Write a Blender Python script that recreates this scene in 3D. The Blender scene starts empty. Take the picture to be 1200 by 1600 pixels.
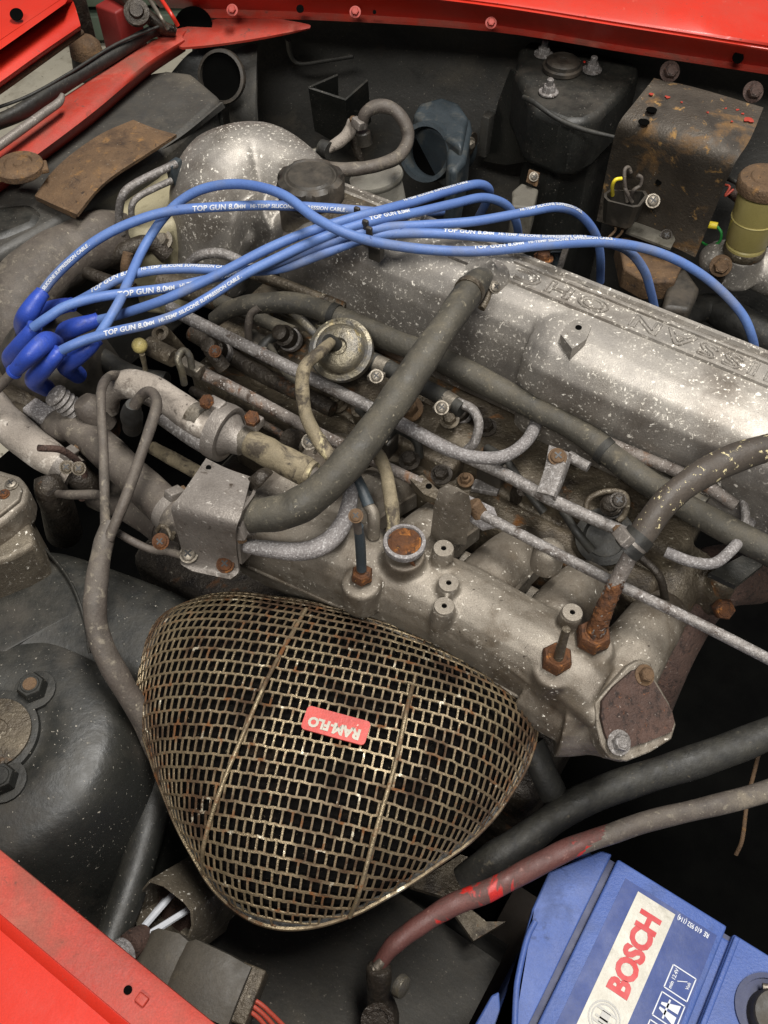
import bpy, bmesh, math, random
from mathutils import Vector, Matrix
random.seed(7)
scene = bpy.context.scene
C = scene.collection
# ------------------------------------------------------------------ camera
PT = math.radians(54); FPX = 1400.0; CAMH = 0.436
cam = bpy.data.cameras.new('camera'); camo = bpy.data.objects.new('camera', cam); C.objects.link(camo)
camo.location = (0, 0, CAMH); camo.rotation_euler = (math.pi/2 - PT, 0, 0)
cam.sensor_fit = 'VERTICAL'; cam.sensor_height = 36; cam.sensor_width = 27; cam.lens = 36*FPX/1600
cam.clip_start = 0.01; cam.clip_end = 60
scene.camera = camo
# ------------------------------------------------------------------ light (garage ceiling lamps)
w = bpy.data.worlds.new('World'); scene.world = w; w.use_nodes = True
w.node_tree.nodes['Background'].inputs[0].default_value = (0.85, 0.9, 1.0, 1)
w.node_tree.nodes['Background'].inputs[1].default_value = 0.13
def area(name, loc, target, sx, sy, power, col):
    l = bpy.data.lights.new(name, 'AREA'); l.shape = 'RECTANGLE'; l.size = sx; l.size_y = sy; l.energy = power; l.color = col
    o = bpy.data.objects.new(name, l); C.objects.link(o); o.location = loc
    o.rotation_euler = (Vector(target)-Vector(loc)).to_track_quat('-Z', 'Y').to_euler()
    return o
area('ceiling_lamp', (0.45, 0.45, 2.2), (0.0, 0.45, 0), 1.1, 0.35, 65, (1, 0.97, 0.925))
area('ceiling_lamp', (-0.30, -1.00, 1.75), (0.0, 0.5, 0), 0.9, 0.25, 32, (1, 0.975, 0.93))
scene.view_settings.view_transform = 'Standard'; scene.view_settings.look = 'None'
scene.view_settings.exposure = 0.15; scene.view_settings.gamma = 1.0
scene.render.engine = 'CYCLES'
scene.cycles.max_bounces = 4; scene.cycles.diffuse_bounces = 2; scene.cycles.glossy_bounces = 3
# ------------------------------------------------------------------ coordinates
_c, _s = math.cos(PT), math.sin(PT)
EA = math.radians(-33.3)
EV = Vector((math.cos(EA), math.sin(EA), 0)); NV = Vector((-math.sin(EA), math.cos(EA), 0)); ZV = Vector((0, 0, 1))
CAM = Vector((0, 0, CAMH))
def ray(px, py):
    a = (px-600)/FPX; b = (800-py)/FPX
    return Vector((a, _c+b*_s, -_s+b*_c))
def P(px, py, z):                       # the point at height z seen at photo position px, py
    d = ray(px, py); return CAM + d*((z-CAMH)/d.z)
def PP(px, py, p0, n):                  # the point on a plane
    d = ray(px, py); return CAM + d*((p0-CAM).dot(n)/d.dot(n))
def W(e, n, z): return EV*(e/1000)+NV*(n/1000)+ZV*z     # mm along and across the car
def mpp(p): return ((p-CAM).dot(Vector((0, _c, -_s))))/FPX      # metres per photo pixel there
def pts_of(l): return [q if isinstance(q, Vector) else P(*q) for q in l]
# ------------------------------------------------------------------ materials
def lin(h):
    h = h.lstrip('#'); r = [int(h[i:i+2], 16)/255 for i in (0, 2, 4)]
    return tuple(((v+.055)/1.055)**2.4 if v > .04045 else v/12.92 for v in r)+(1,)
def mat(name, c1, c2, sc=60, rough=(.5, .75), metal=0.0, bump=.25, bsc=500, layers=(), dust=None, coat=0, spec=.5, grunge=.45):
    m = bpy.data.materials.new(name); m.use_nodes = True; nt = m.node_tree; N = nt.nodes; L = nt.links
    b = N['Principled BSDF']; tc = N.new('ShaderNodeTexCoord'); src = tc.outputs['Object']
    def noise(s, det=4, ro=.6, dist=0.0):
        n = N.new('ShaderNodeTexNoise'); n.inputs['Scale'].default_value = s; n.inputs['Detail'].default_value = det
        n.inputs['Roughness'].default_value = ro; n.inputs['Distortion'].default_value = dist
        L.new(src, n.inputs['Vector']); return n.outputs['Fac']
    def ramp(f, lo, hi):
        r = N.new('ShaderNodeMapRange'); r.inputs[1].default_value = lo; r.inputs[2].default_value = hi
        L.new(f, r.inputs[0]); return r.outputs[0]
    def mix(f, a, bb):
        x = N.new('ShaderNodeMix'); x.data_type = 'RGBA'
        if isinstance(f, (int, float)): x.inputs[0].default_value = f
        else: L.new(f, x.inputs[0])
        for i, v in ((6, a), (7, bb)):
            if isinstance(v, tuple): x.inputs[i].default_value = v
            else: L.new(v, x.inputs[i])
        return x.outputs[2]
    def mixf(f, a, bb):
        x = N.new('ShaderNodeMix'); x.data_type = 'FLOAT'; L.new(f, x.inputs[0])
        for i, v in ((2, a), (3, bb)):
            if isinstance(v, (int, float)): x.inputs[i].default_value = v
            else: L.new(v, x.inputs[i])
        return x.outputs[0]
    n1 = noise(sc)
    col = mix(ramp(n1, .3, .7), lin(c1), lin(c2))
    ro = N.new('ShaderNodeMapRange'); ro.inputs[1].default_value = .3; ro.inputs[2].default_value = .7
    ro.inputs[3].default_value = rough[0]; ro.inputs[4].default_value = rough[1]
    L.new(noise(sc*2.3), ro.inputs[0]); rough_s = ro.outputs[0]; met = metal
    hgt = noise(bsc, 4)
    for ly in layers:
        c, s, lo, hi = ly[:4]
        k = ramp(noise(s, 5 if len(ly) < 7 else ly[6], .65, .4), lo, hi)
        if s >= 300 and lo >= .59:
            cm = N.new('ShaderNodeMath'); cm.operation = 'MULTIPLY'; L.new(k, cm.inputs[0]); L.new(ramp(n1, .36, .56), cm.inputs[1]); k = cm.outputs[0]
        col = mix(k, col, lin(c))
        if len(ly) > 4 and ly[4] is not None: rough_s = mixf(k, rough_s, ly[4])
        if len(ly) > 5 and ly[5] is not None: met = mixf(k, met, ly[5])
    if dust:
        g = N.new('ShaderNodeNewGeometry'); sx = N.new('ShaderNodeSeparateXYZ'); L.new(g.outputs['Normal'], sx.inputs[0])
        mu = N.new('ShaderNodeMath'); mu.operation = 'MULTIPLY'; L.new(ramp(sx.outputs[2], .35, 1.0), mu.inputs[0]); L.new(ramp(noise(120), .32, .75), mu.inputs[1])
        m2 = N.new('ShaderNodeMath'); m2.operation = 'MULTIPLY'; L.new(mu.outputs[0], m2.inputs[0]); m2.inputs[1].default_value = dust[1]
        col = mix(m2.outputs[0], col, lin(dust[0])); rough_s = mixf(m2.outputs[0], rough_s, .9)
    g1 = ramp(noise(sc*.35+3, 3), .3, .7); g2 = ramp(noise(1400, 2, .7), .25, .75)
    ad = N.new('ShaderNodeMath'); ad.operation = 'MULTIPLY_ADD'; L.new(g2, ad.inputs[0]); ad.inputs[1].default_value = grunge; ad.inputs[2].default_value = 1-grunge*.5
    a2 = N.new('ShaderNodeMath'); a2.operation = 'MULTIPLY_ADD'; L.new(g1, a2.inputs[0]); a2.inputs[1].default_value = grunge*.8; a2.inputs[2].default_value = 1-grunge*.4
    a3 = N.new('ShaderNodeMath'); a3.operation = 'MULTIPLY'; L.new(ad.outputs[0], a3.inputs[0]); L.new(a2.outputs[0], a3.inputs[1])
    vm = N.new('ShaderNodeVectorMath'); vm.operation = 'SCALE'; L.new(col, vm.inputs[0]); L.new(a3.outputs[0], vm.inputs['Scale']); col = vm.outputs[0]
    L.new(col, b.inputs['Base Color'])
    L.new(rough_s, b.inputs['Roughness'])
    if isinstance(met, (int, float)): b.inputs['Metallic'].default_value = met
    else: L.new(met, b.inputs['Metallic'])
    b.inputs['Specular IOR Level'].default_value = spec
    if coat: b.inputs['Coat Weight'].default_value = coat; b.inputs['Coat Roughness'].default_value = .12
    if bump:
        bn = N.new('ShaderNodeBump'); bn.inputs['Strength'].default_value = bump; bn.inputs['Distance'].default_value = .0010
        L.new(hgt, bn.inputs['Height']); L.new(bn.outputs[0], b.inputs['Normal'])
    return m
FL = ('#d6cfc2', 520, .605, .65, .9, 0.0)       # white corrosion flakes
M = {}
M['alu'] = mat('weathered_aluminium', '#7d7872', '#989289', 34, (.40, .54), .45, .2, 1700, [('#5f574e', 18, .47, .70), ('#d6cfc2', 470, .59, .64, .9, 0.0), ('#e6e0d4', 240, .635, .67, .9, 0.0), ('#4d443a', 700, .63, .7)])
M['alu_dark'] = mat('grimy_aluminium', '#5d5549', '#7a7162', 40, (.36, .6), .45, .5, 800, [('#3a3228', 35, .45, .7, .7), ('#d8d2c6', 430, .61, .66, .9, 0.0)])
M['casting'] = mat('dirty_sand_casting', '#6f675c', '#877f73', 26, (.40, .58), .35, .3, 1600, [('#453b30', 15, .47, .66), ('#5c5245', 60, .5, .7), ('#d0c9bc', 460, .62, .67, .9, 0.0), ('#dcd6ca', 260, .665, .70, .9, 0.0), ('#352d24', 420, .62, .69)])
M['galv'] = mat('corroded_zinc_pipe', '#6a6561', '#807b77', 60, (.42, .62), .4, .6, 900, [('#453a32', 60, .54, .68, .8), ('#9a9693', 520, .53, .64, .8, .2), ('#c4c0bb', 700, .62, .68, .85, .0), ('#6a4526', 38, .65, .73, .9, 0.0)])
M['galv_white'] = mat('white_corroded_pipe', '#6f6a68', '#85807e', 70, (.5, .8), .25, .8, 900, [('#a3a09e', 800, .50, .66, .9, 0.0), ('#4a423c', 45, .58, .74, .9), ('#c4c1be', 420, .63, .7, .9)])
M['steel'] = mat('bright_steel', '#736c61', '#8a8276', 80, (.38, .58), .7, .3, 700, [('#453c31', 120, .50, .66, .7)])
M['rust'] = mat('orange_rust', '#452812', '#5f3815', 120, (.75, .95), .05, 1.0, 500, [('#22150d', 90, .48, .62), ('#8c5620', 200, .57, .67), ('#c08a3a', 420, .65, .71)])
M['rust_brown'] = mat('brown_rust', '#54402c', '#664f37', 60, (.7, .95), .1, .9, 500, [('#382a1e', 40, .48, .68), ('#7d5c34', 130, .58, .7), ('#857b6c', 500, .65, .7), ('#2c2119', 260, .6, .7)])
M['rust_plate'] = mat('fine_rust_plate', '#3f2f28', '#4c382f', 130, (.65, .9), .15, .8, 700, [('#251a15', 260, .5, .64), ('#7e7067', 520, .63, .7), ('#7a4a2c', 300, .63, .7)])
M['rust_pipe'] = mat('rusty_pipe', '#6b635d', '#7d756e', 80, (.55, .85), .3, .8, 600, [('#453a31', 70, .52, .66, .85), ('#b0aaa4', 600, .58, .66, .9, 0.0), ('#6e451c', 26, .60, .68, .9, 0.0), ('#4a2c16', 60, .62, .7, .9, 0.0)])
M['rubber'] = mat('dusty_rubber_hose', '#35322b', '#454138', 26, (.52, .8), 0.0, .5, 300, [('#25231e', 16, .48, .68), ('#5f5849', 60, .58, .72, .9), ('#6d6656', 260, .6, .7), ('#8d8574', 600, .64, .7)], ('#5c5547', .6))
M['rubber_grey'] = mat('faded_rubber_hose', '#473f39', '#554e47', 34, (.52, .8), 0.0, .5, 300, [('#2f2a25', 26, .48, .66), ('#6e6558', 55, .57, .7, .9), ('#756d60', 220, .58, .7), ('#9a917f', 600, .64, .7)], ('#6a6256', .45))
M['rubber_black'] = mat('black_rubber', '#1a1917', '#262521', 60, (.45, .75), 0.0, .4, 350, [('#4e483c', 260, .62, .72)], ('#4a463a', .3))
M['cream_hose'] = mat('cream_crusted_hose', '#6a604c', '#857962', 70, (.7, .9), 0.0, .7, 350, [('#3e362b', 75, .48, .6), ('#b3a782', 50, .58, .66), ('#2e281f', 300, .62, .68)])
M['speck_hose'] = mat('paint_flecked_hose', '#3b342d', '#473f37', 40, (.5, .72), 0.0, .4, 350, [('#28221c', 25, .5, .7), ('#c0b38a', 260, .61, .63, .85), ('#c0b38a', 110, .68, .69, .85)])
M['white_hose'] = mat('whitewashed_hose', '#7d746a', '#968d83', 40, (.7, .9), 0.0, .7, 400, [('#40372f', 34, .53, .66), ('#bdb5aa', 60, .57, .66), ('#38302a', 220, .62, .7)])
M['black'] = mat('black_panel_paint', '#33322f', '#42403c', 12, (.42, .7), 0.0, .4, 300, [('#575044', 9, .5, .72, .85), ('#1f1f1d', 14, .52, .72), ('#8d867a', 480, .64, .69, .9)], ('#4a4337', .3))
M['black_dust'] = mat('dusty_black_steel', '#191a18', '#232320', 12, (.36, .55), 0.0, .25, 350, [('#332e27', 18, .52, .74, .7), ('#0f0f0e', 30, .53, .7), ('#aaa396', 560, .65, .69, .9)], ('#423d33', .35))
M['void'] = mat('unlit_black', '#040404', '#080807', 20, (.9, 1.0), 0.0, .2, 300, [], None, 0, .03)  # near-black colour stands in for shade inside holes and the deep bay
M['dark_metal'] = mat('oily_dark_metal', '#2e2822', '#3d362d', 60, (.3, .7), .4, 1.0, 400, [('#1a1511', 45, .48, .66), ('#5a3a20', 55, .6, .72, .9), ('#8c8578', 350, .63, .7, .8)])
M['oily'] = mat('oily_brown_casting', '#4a4135', '#5e5546', 45, (.3, .65), .35, 1.0, 450, [('#241d16', 38, .47, .66), ('#70481f', 50, .6, .72, .9), ('#b5ad9a', 380, .63, .69, .9)])
M['red'] = mat('red_paint', '#ad2415', '#b82b18', 8, (.32, .48), 0.0, .08, 300, [('#a33424', 12, .5, .8, .6), ('#6e382e', 420, .64, .7, .8), ('#bf5c4a', 90, .68, .76, .8)], None, .12, .5, .2)
M['red_dirty'] = mat('grimy_red_paint', '#94281a', '#a03222', 20, (.45, .7), 0.0, .2, 400, [('#664236', 18, .50, .74, .85), ('#a85a4a', 30, .6, .8, .8), ('#4a2e26', 90, .62, .72, .9)], ('#7a4c40', .4))
M['red_dark'] = mat('dark_red_paint', '#6a1712', '#7a1c16', 30, (.5, .7), 0.0, .1, 300)
M['wire_blue'] = mat('blue_silicone_lead', '#4a639a', '#5873a6', 30, (.45, .62), 0.0, .2, 500, [('#666f86', 22, .50, .70, .75), ('#2f4270', 180, .64, .72), ('#858c9a', 420, .67, .72)], None, 0, .4, .22)
M['boot_blue'] = mat('blue_rubber_boot', '#263f94', '#2d479f', 40, (.36, .55), 0.0, .2, 400, [('#47527a', 40, .52, .7, .8), ('#1a2a66', 90, .6, .72)], None, 0, .4, .3)
M['print'] = mat('white_print', '#b9bcc2', '#c4c6ca', 200, (.6, .7), 0, 0, 500, [], None, 0, .2, .15)
M['batt'] = mat('battery_blue_plastic', '#3a4f88', '#445990', 25, (.42, .58), 0.0, .3, 700, [('#4d587c', 18, .5, .72, .7), ('#26345a', 60, .62, .74), ('#2f3f6a', 30, .55, .7)], None, 0, .35, .3)
M['batt_dark'] = mat('battery_shaded_blue', '#1a2244', '#20294e', 40, (.5, .6), 0, 0)  # darker copy of the battery blue, painting shade into grooves and well
M['sticker'] = mat('glossy_blue_sticker', '#0e2a64', '#133272', 20, (.36, .5), 0.0, .1, 150, [('#27447c', 25, .6, .8, .5)], None, 0, .25, .3)
M['sticker_white'] = mat('white_sticker_band', '#a09b8e', '#aeaa9d', 40, (.3, .42), 0.0, .2, 150, [('#7d7768', 60, .60, .74)], None, 0, .3, .2)
M['print_red'] = mat('red_print', '#a31418', '#ab181c', 60, (.35, .45), 0, 0, 500, [], None, 0, .25, .1)
M['print_grey'] = mat('grey_print', '#8f8d88', '#98968f', 60, (.4, .5), 0, 0)
M['print_dark'] = mat('dark_print', '#1c1b1a', '#242322', 60, (.5, .6), 0, 0)
M['mesh'] = mat('rusted_brass_mesh', '#786a52', '#8f8066', 120, (.3, .46), .6, .6, 700, [('#3a2712', 30, .44, .62, .8, .1), ('#5e3a18', 110, .55, .66, .9, 0.0), ('#d6cdb6', 90, .64, .71, .35, .7)])  # rust layers, then a pale layer painting whitish glints into the wire
M['foam'] = mat('black_filter_foam', '#060505', '#0f0d0b', 500, (.9, 1.0), 0.0, 1.0, 1500, [('#2a221a', 60, .58, .75), ('#5e5644', 480, .66, .70)], None, 0, .08)
M['label_red'] = mat('faded_red_badge', '#a83a32', '#b4443c', 60, (.4, .55), 0.0, .15, 500, [('#c9b9a6', 160, .70, .75)])
M['cream'] = mat('cream_plastic', '#8a8268', '#968e74', 30, (.5, .7), 0.0, .2, 400, [('#5f563f', 40, .55, .75)])
M['yellow'] = mat('yellowed_reservoir', '#a09358', '#ac9f66', 30, (.35, .5), 0.0, .15, 300, [('#80733f', 30, .54, .74)], None, 0, .4, .2)
M['yellow_bright'] = mat('yellow_plastic', '#d9c22c', '#e0cb3c', 60, (.4, .5), 0, .1)
M['ivory'] = mat('ivory_knob', '#b9a866', '#c6b678', 60, (.4, .6), 0.0, .3, 500, [('#7d6a38', 90, .6, .72)])
M['relay'] = mat('grey_relay', '#56524a', '#625e54', 60, (.5, .7), 0.0, .3, 500, [('#3d392f', 50, .5, .68)])
M['slate'] = mat('slate_blue_plastic', '#282f33', '#343c41', 30, (.4, .58), 0.0, .3, 400, [('#4a4943', 40, .52, .72, .8), ('#1b2023', 25, .52, .7)])
M['concrete'] = mat('concrete_floor', '#b5ad9a', '#c4bca9', 6, (.7, .9), 0.0, .5, 60, [('#9a917e', 14, .5, .72), ('#6e6657', 60, .62, .7)])
M['green'] = mat('dark_green_board', '#3f4a3c', '#4c5748', 8, (.6, .8), 0.0, .3, 80)
M['green_dot'] = mat('green_plastic', '#1e7a32', '#24863a', 60, (.5, .6), 0, 0)
M['plated'] = mat('yellow_zinc_plated', '#716a5a', '#857d6a', 50, (.3, .5), .65, .6, 500, [('#5a5856', 45, .42, .58, .5, .5), ('#a38d50', 34, .56, .66, .4, .6), ('#d0c7a4', 60, .61, .66, .9, 0.0), ('#3a342a', 90, .6, .7)])
M['orange_cable'] = mat('red_cable_insulation', '#4e2f2a', '#5c352f', 40, (.5, .75), 0.0, .4, 350, [('#3a332e', 22, .46, .56, .8), ('#a3201a', 22, .50, .53, .5), ('#74524a', 200, .62, .7)])
M['paint_flake_steel'] = mat('rust_speckled_steel', '#3c362f', '#4e463c', 18, (.42, .72), .3, .6, 500, [('#241e18', 12, .48, .64, .8), ('#6a4e2b', 24, .53, .66, .9, 0.0), ('#857c70', 14, .57, .72, .5), ('#8a6a3c', 120, .61, .7, .9, 0.0), ('#b0a898', 500, .66, .72)])
M['plastic_black'] = mat('black_plastic', '#25221e', '#322e28', 50, (.4, .6), 0.0, .2, 500, [('#4b4238', 45, .5, .72, .8)], ('#4d4437', .5))
M['brown_plastic'] = mat('brown_grey_connector', '#3c372f', '#494339', 50, (.5, .7), 0.0, .2, 500, [('#5a5242', 40, .55, .72)])
M['copper_red'] = mat('red_thin_wire', '#9c3a2a', '#a84634', 60, (.5, .7), 0, .1)
M['zinc'] = mat('dull_zinc', '#756e67', '#8a837c', 40, (.38, .55), .4, .35, 700, [('#4f463d', 30, .5, .68, .7), ('#c9c3ba', 300, .62, .68, .9, 0.0), ('#3c332a', 130, .6, .7, .85)])
M['can'] = mat('bright_can', '#8f8b80', '#a39f94', 40, (.3, .42), .35, .15, 700, [('#6b6557', 40, .55, .72)])
M['grime'] = mat('brown_undertray', '#241d16', '#2e251c', 20, (.7, .9), 0.0, .5, 200)
# ------------------------------------------------------------------ mesh builder
class B:
    def __init__(s): s.v = []; s.f = []
    def add(s, vs, fs):
        o = len(s.v); s.v += [Vector(x) for x in vs]; s.f += [tuple(i+o for i in f) for f in fs]; return s
    def rings(s, rings, cap0=True, cap1=True, closed=True):
        n = len(rings[0]); vs = [p for r in rings for p in r]; fs = []
        for i in range(len(rings)-1):
            for j in range(n if closed else n-1):
                k = (j+1) % n; fs.append((i*n+j, i*n+k, (i+1)*n+k, (i+1)*n+j))
        if cap0: fs.append(tuple(reversed(range(n))))
        if cap1: fs.append(tuple((len(rings)-1)*n+j for j in range(n)))
        return s.add(vs, fs)
    def tube(s, pts, r, seg=16, cap=True, smooth=True, step=None, squash=None, hollow=0, wob=0.0):
        path, rad = sweep_path(pts, r, smooth, step)
        fr = frames(path); rg = []; ph = (path[0].x*9173+path[-1].y*7411) % 6.28
        for i, ((p, t, a, b), q) in enumerate(zip(fr, rad)):
            if wob:
                q *= 1+wob*(.6*math.sin(i*.37+ph)+.4*math.sin(i*.83+ph*2)); p = p+(a*math.sin(i*.29+ph)+b*math.cos(i*.23+ph))*q*wob
            el = [1+wob*(.7*math.cos(2*(2*math.pi*k/seg)+ph+i*.11)+.3*math.sin(3*(2*math.pi*k/seg)+i*.31)) for k in range(seg)]
            rg.append([p+(a*math.cos(2*math.pi*k/seg)*q*(squash or 1)+b*math.sin(2*math.pi*k/seg)*q)*el[k] for k in range(seg)])
        if hollow:
            p, t, a, b = fr[-1]; q = rad[-1]
            for f, d in ((hollow, 0), (hollow, -q*1.5)):
                rg.append([p+t*d+(a*math.cos(2*math.pi*k/seg)*q*f+b*math.sin(2*math.pi*k/seg)*q*f) for k in range(seg)])
        return s.rings(rg, cap, cap)
    def lathe(s, prof, base, axis, seg=28, poly=None):
        ax = Vector(axis).normalized(); a = ax.orthogonal().normalized() if abs(ax.z) < .99 else EV.copy()
        a = (a-ax*a.dot(ax)).normalized(); b = ax.cross(a)
        rg = []
        for r, h in prof:
            rg.append([base+ax*h+(a*math.cos(2*math.pi*k/seg)+b*math.sin(2*math.pi*k/seg))*max(r, 1e-5) for k in range(seg)])
        return s.rings(rg)
    def prism(s, poly, vec, top_in=0.0):
        c = sum(poly, Vector())/len(poly); vec = Vector(vec)
        if top_in:
            q = [p+vec*.7 for p in poly]; t = [p+vec+(c-p).normalized()*top_in for p in poly]
            return s.rings([poly, q, t]) if poly_ccw(poly, vec) else s.rings([list(reversed(x)) for x in (poly, q, t)])
        q = [p+vec for p in poly]
        return s.rings([poly, q]) if poly_ccw(poly, vec) else s.rings([list(reversed(poly)), list(reversed(q))])
    def box(s, c, ax, ay, az, bev=0.0):            # half-extent vectors
        if not bev:
            vs = [c+ax*i+ay*j+az*k for i in (-1, 1) for j in (-1, 1) for k in (-1, 1)]
            return s.add(vs, [(0, 1, 3, 2), (4, 6, 7, 5), (0, 4, 5, 1), (2, 3, 7, 6), (0, 2, 6, 4), (1, 5, 7, 3)])
        bm = bmesh.new(); 
        vs = [bm.verts.new(c+ax*i+ay*j+az*k) for i in (-1, 1) for j in (-1, 1) for k in (-1, 1)]
        for f in [(0, 1, 3, 2), (4, 6, 7, 5), (0, 4, 5, 1), (2, 3, 7, 6), (0, 2, 6, 4), (1, 5, 7, 3)]: bm.faces.new([vs[i] for i in f])
        bmesh.ops.recalc_face_normals(bm, faces=bm.faces)
        bmesh.ops.bevel(bm, geom=list(bm.edges), offset=bev, segments=3, affect='EDGES', profile=.5)
        bm.verts.index_update(); s.add([v.co.copy() for v in bm.verts], [tuple(v.index for v in f.verts) for f in bm.faces]); bm.free(); return s
    def ball(s, c, r, ax=(1, 1, 1), seg=20):
        rg = []
        for i in range(1, 12):
            t = math.pi*i/12; rg.append([c+Vector((math.sin(t)*math.cos(2*math.pi*k/seg)*r*ax[0], math.sin(t)*math.sin(2*math.pi*k/seg)*r*ax[1], -math.cos(t)*r*ax[2])) for k in range(seg)])
        return s.rings(rg)
    def sheet(s, rows, th):
        bm = bmesh.new(); n = len(rows[0]); vs = [[bm.verts.new(p) for p in r] for r in rows]
        for i in range(len(rows)-1):
            for j in range(n-1): bm.faces.new((vs[i][j], vs[i][j+1], vs[i+1][j+1], vs[i+1][j]))
        bmesh.ops.recalc_face_normals(bm, faces=bm.faces)
        up = sum((f.normal.dot(CAM-f.calc_center_median()) for f in bm.faces))
        if up < 0: bmesh.ops.reverse_faces(bm, faces=bm.faces)
        bmesh.ops.solidify(bm, geom=list(bm.faces), thickness=th)
        bmesh.ops.recalc_face_normals(bm, faces=bm.faces)
        bm.verts.index_update(); s.add([v.co.copy() for v in bm.verts], [tuple(v.index for v in f.verts) for f in bm.faces]); bm.free(); return s
def poly_ccw(poly, vec):
    n = Vector()
    for i in range(len(poly)): n += poly[i].cross(poly[(i+1) % len(poly)])
    c = sum(poly, Vector())/len(poly); n = Vector()
    for i in range(len(poly)): n += (poly[i]-c).cross(poly[(i+1) % len(poly)]-c)
    return n.dot(Vector(vec)) > 0
def catmull(pts, per=8):
    if len(pts) < 3: return [pts[0].lerp(pts[-1], i/per) for i in range(per+1)]
    out = []; n = len(pts)
    for i in range(n-1):
        p0 = pts[max(i-1, 0)]; p1 = pts[i]; p2 = pts[i+1]; p3 = pts[min(i+2, n-1)]
        if i == 0: p0 = p1*2-p2
        if i == n-2: p3 = p2*2-p1
        for k in range(per):
            t = k/per
            out.append(.5*((2*p1)+(p2-p0)*t+(2*p0-5*p1+4*p2-p3)*t*t+(3*p1-p0-3*p2+p3)*t**3))
    out.append(pts[-1].copy()); return out
PXS = .8
def X(*l): return [q/PXS for q in l]
def sweep_path(pts, r, smooth=True, step=None):
    w_ = pts_of(pts); rs = r if isinstance(r, (list, tuple)) else [r]*len(w_)
    rs = [q*mpp(p)*PXS if q >= .5 else q for q, p in zip(rs, w_)]
    if not smooth: return w_, rs
    per = step or 8
    path = catmull(w_, per); rad = []
    for i in range(len(w_)-1):
        rad += [rs[i]+(rs[i+1]-rs[i])*k/per for k in range(per)]
    if len(w_) == 2: rad = [rs[0]+(rs[1]-rs[0])*k/per for k in range(per)]
    rad.append(rs[-1]); return path, rad
def frames(path):
    out = []; n = len(path); a = None
    for i, p in enumerate(path):
        t = (path[min(i+1, n-1)]-path[max(i-1, 0)]).normalized()
        if a is None: a = t.orthogonal().normalized()
        a = (a-t*a.dot(t))
        a = a.normalized() if a.length > 1e-6 else t.orthogonal().normalized()
        out.append((p, t, a, t.cross(a)))
    return out
WL = {}
def finish(me, angle=38):
    me.shade_smooth(); me.set_sharp_from_angle(angle=math.radians(angle))
def obj(name, b, m, parent=None, angle=38, orig=None):
    c = orig or (Vector((sum(v.x for v in b.v), sum(v.y for v in b.v), 0))/len(b.v)+ZV*min(v.z for v in b.v))
    me = bpy.data.meshes.new(name); me.from_pydata([v-c for v in b.v], [], b.f); me.validate(); me.update()
    bm = bmesh.new(); bm.from_mesh(me); bmesh.ops.recalc_face_normals(bm, faces=bm.faces); bm.to_mesh(me); bm.free()
    finish(me, angle)
    me.materials.append(M[m] if isinstance(m, str) else m)
    return link(name, me, c, parent)
def link(name, me, c, parent):
    o = bpy.data.objects.new(name, me); C.objects.link(o)
    if parent: o.parent = parent; o.location = c-WL[parent.name]
    else: o.location = c
    WL[o.name] = c; return o
def cast(name, b, m, parent=None, vox=.0015, it=6, angle=60):       # several solids fused into one casting
    me = bpy.data.meshes.new(name); c = Vector((sum(v.x for v in b.v), sum(v.y for v in b.v), 0))/len(b.v)+ZV*min(v.z for v in b.v)
    me.from_pydata([v-c for v in b.v], [], b.f); me.update()
    bm = bmesh.new(); bm.from_mesh(me); bmesh.ops.recalc_face_normals(bm, faces=bm.faces); bm.to_mesh(me); bm.free()
    t = bpy.data.objects.new('tmp', me); C.objects.link(t)
    r = t.modifiers.new('r', 'REMESH'); r.mode = 'VOXEL'; r.voxel_size = vox
    s_ = t.modifiers.new('s', 'SMOOTH'); s_.factor = .5; s_.iterations = it
    dg = bpy.context.evaluated_depsgraph_get(); out = bpy.data.meshes.new_from_object(t.evaluated_get(dg))
    bpy.data.objects.remove(t); out.name = name; out.materials.clear(); out.materials.append(M[m]); finish(out, angle)
    return link(name, out, c, parent)
def tag(o, label, cat, group=None, kind=None):
    o['label'] = label; o['category'] = cat
    if group: o['group'] = group
    if kind: o['kind'] = kind
    return o
def thing(name, label, cat, loc, group=None):
    o = bpy.data.objects.new(name, None); C.objects.link(o); o.location = loc; o.empty_display_size = .02
    WL[o.name] = Vector(loc); return tag(o, label, cat, group)
def T(name, pts, r, m, parent=None, **k):
    if m in ('rubber', 'rubber_grey', 'rubber_black', 'cream_hose', 'white_hose', 'speck_hose', 'orange_cable') and 'wob' not in k: k['wob'] = .05
    if m in ('galv', 'rust_pipe', 'galv_white') and 'wob' not in k: k['wob'] = .02
    return obj(name, B().tube(pts, r, **k), m, parent)
def bolt(pos, axis, r, m='steel', parent=None, name='bolt', washer=True, stud=0.0, slot=False):
    ax = Vector(axis).normalized(); b = B()
    if washer: b.lathe([(r*1.45, 0), (r*1.45, r*.22), (r*1.1, r*.25)], pos, ax, 20)
    o = r*.2 if washer else 0
    b.lathe([(r, o), (r, o+r*.75), (r*.86, o+r*.95)], pos, ax, 6)
    if stud: b.lathe([(r*.5, o), (r*.5, o+stud), (r*.35, o+stud+r*.15)], pos, ax, 14)
    else: b.lathe([(r*.7, o+r*.9), (r*.6, o+r*1.02)], pos, ax, 16)
    return obj(name, b, m, parent)
def crust(b, amt):
    r_ = random.Random(len(b.v)); b.v = [v+Vector((r_.uniform(-1, 1), r_.uniform(-1, 1), r_.uniform(-1, 1)))*amt for v in b.v]; return b
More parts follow.
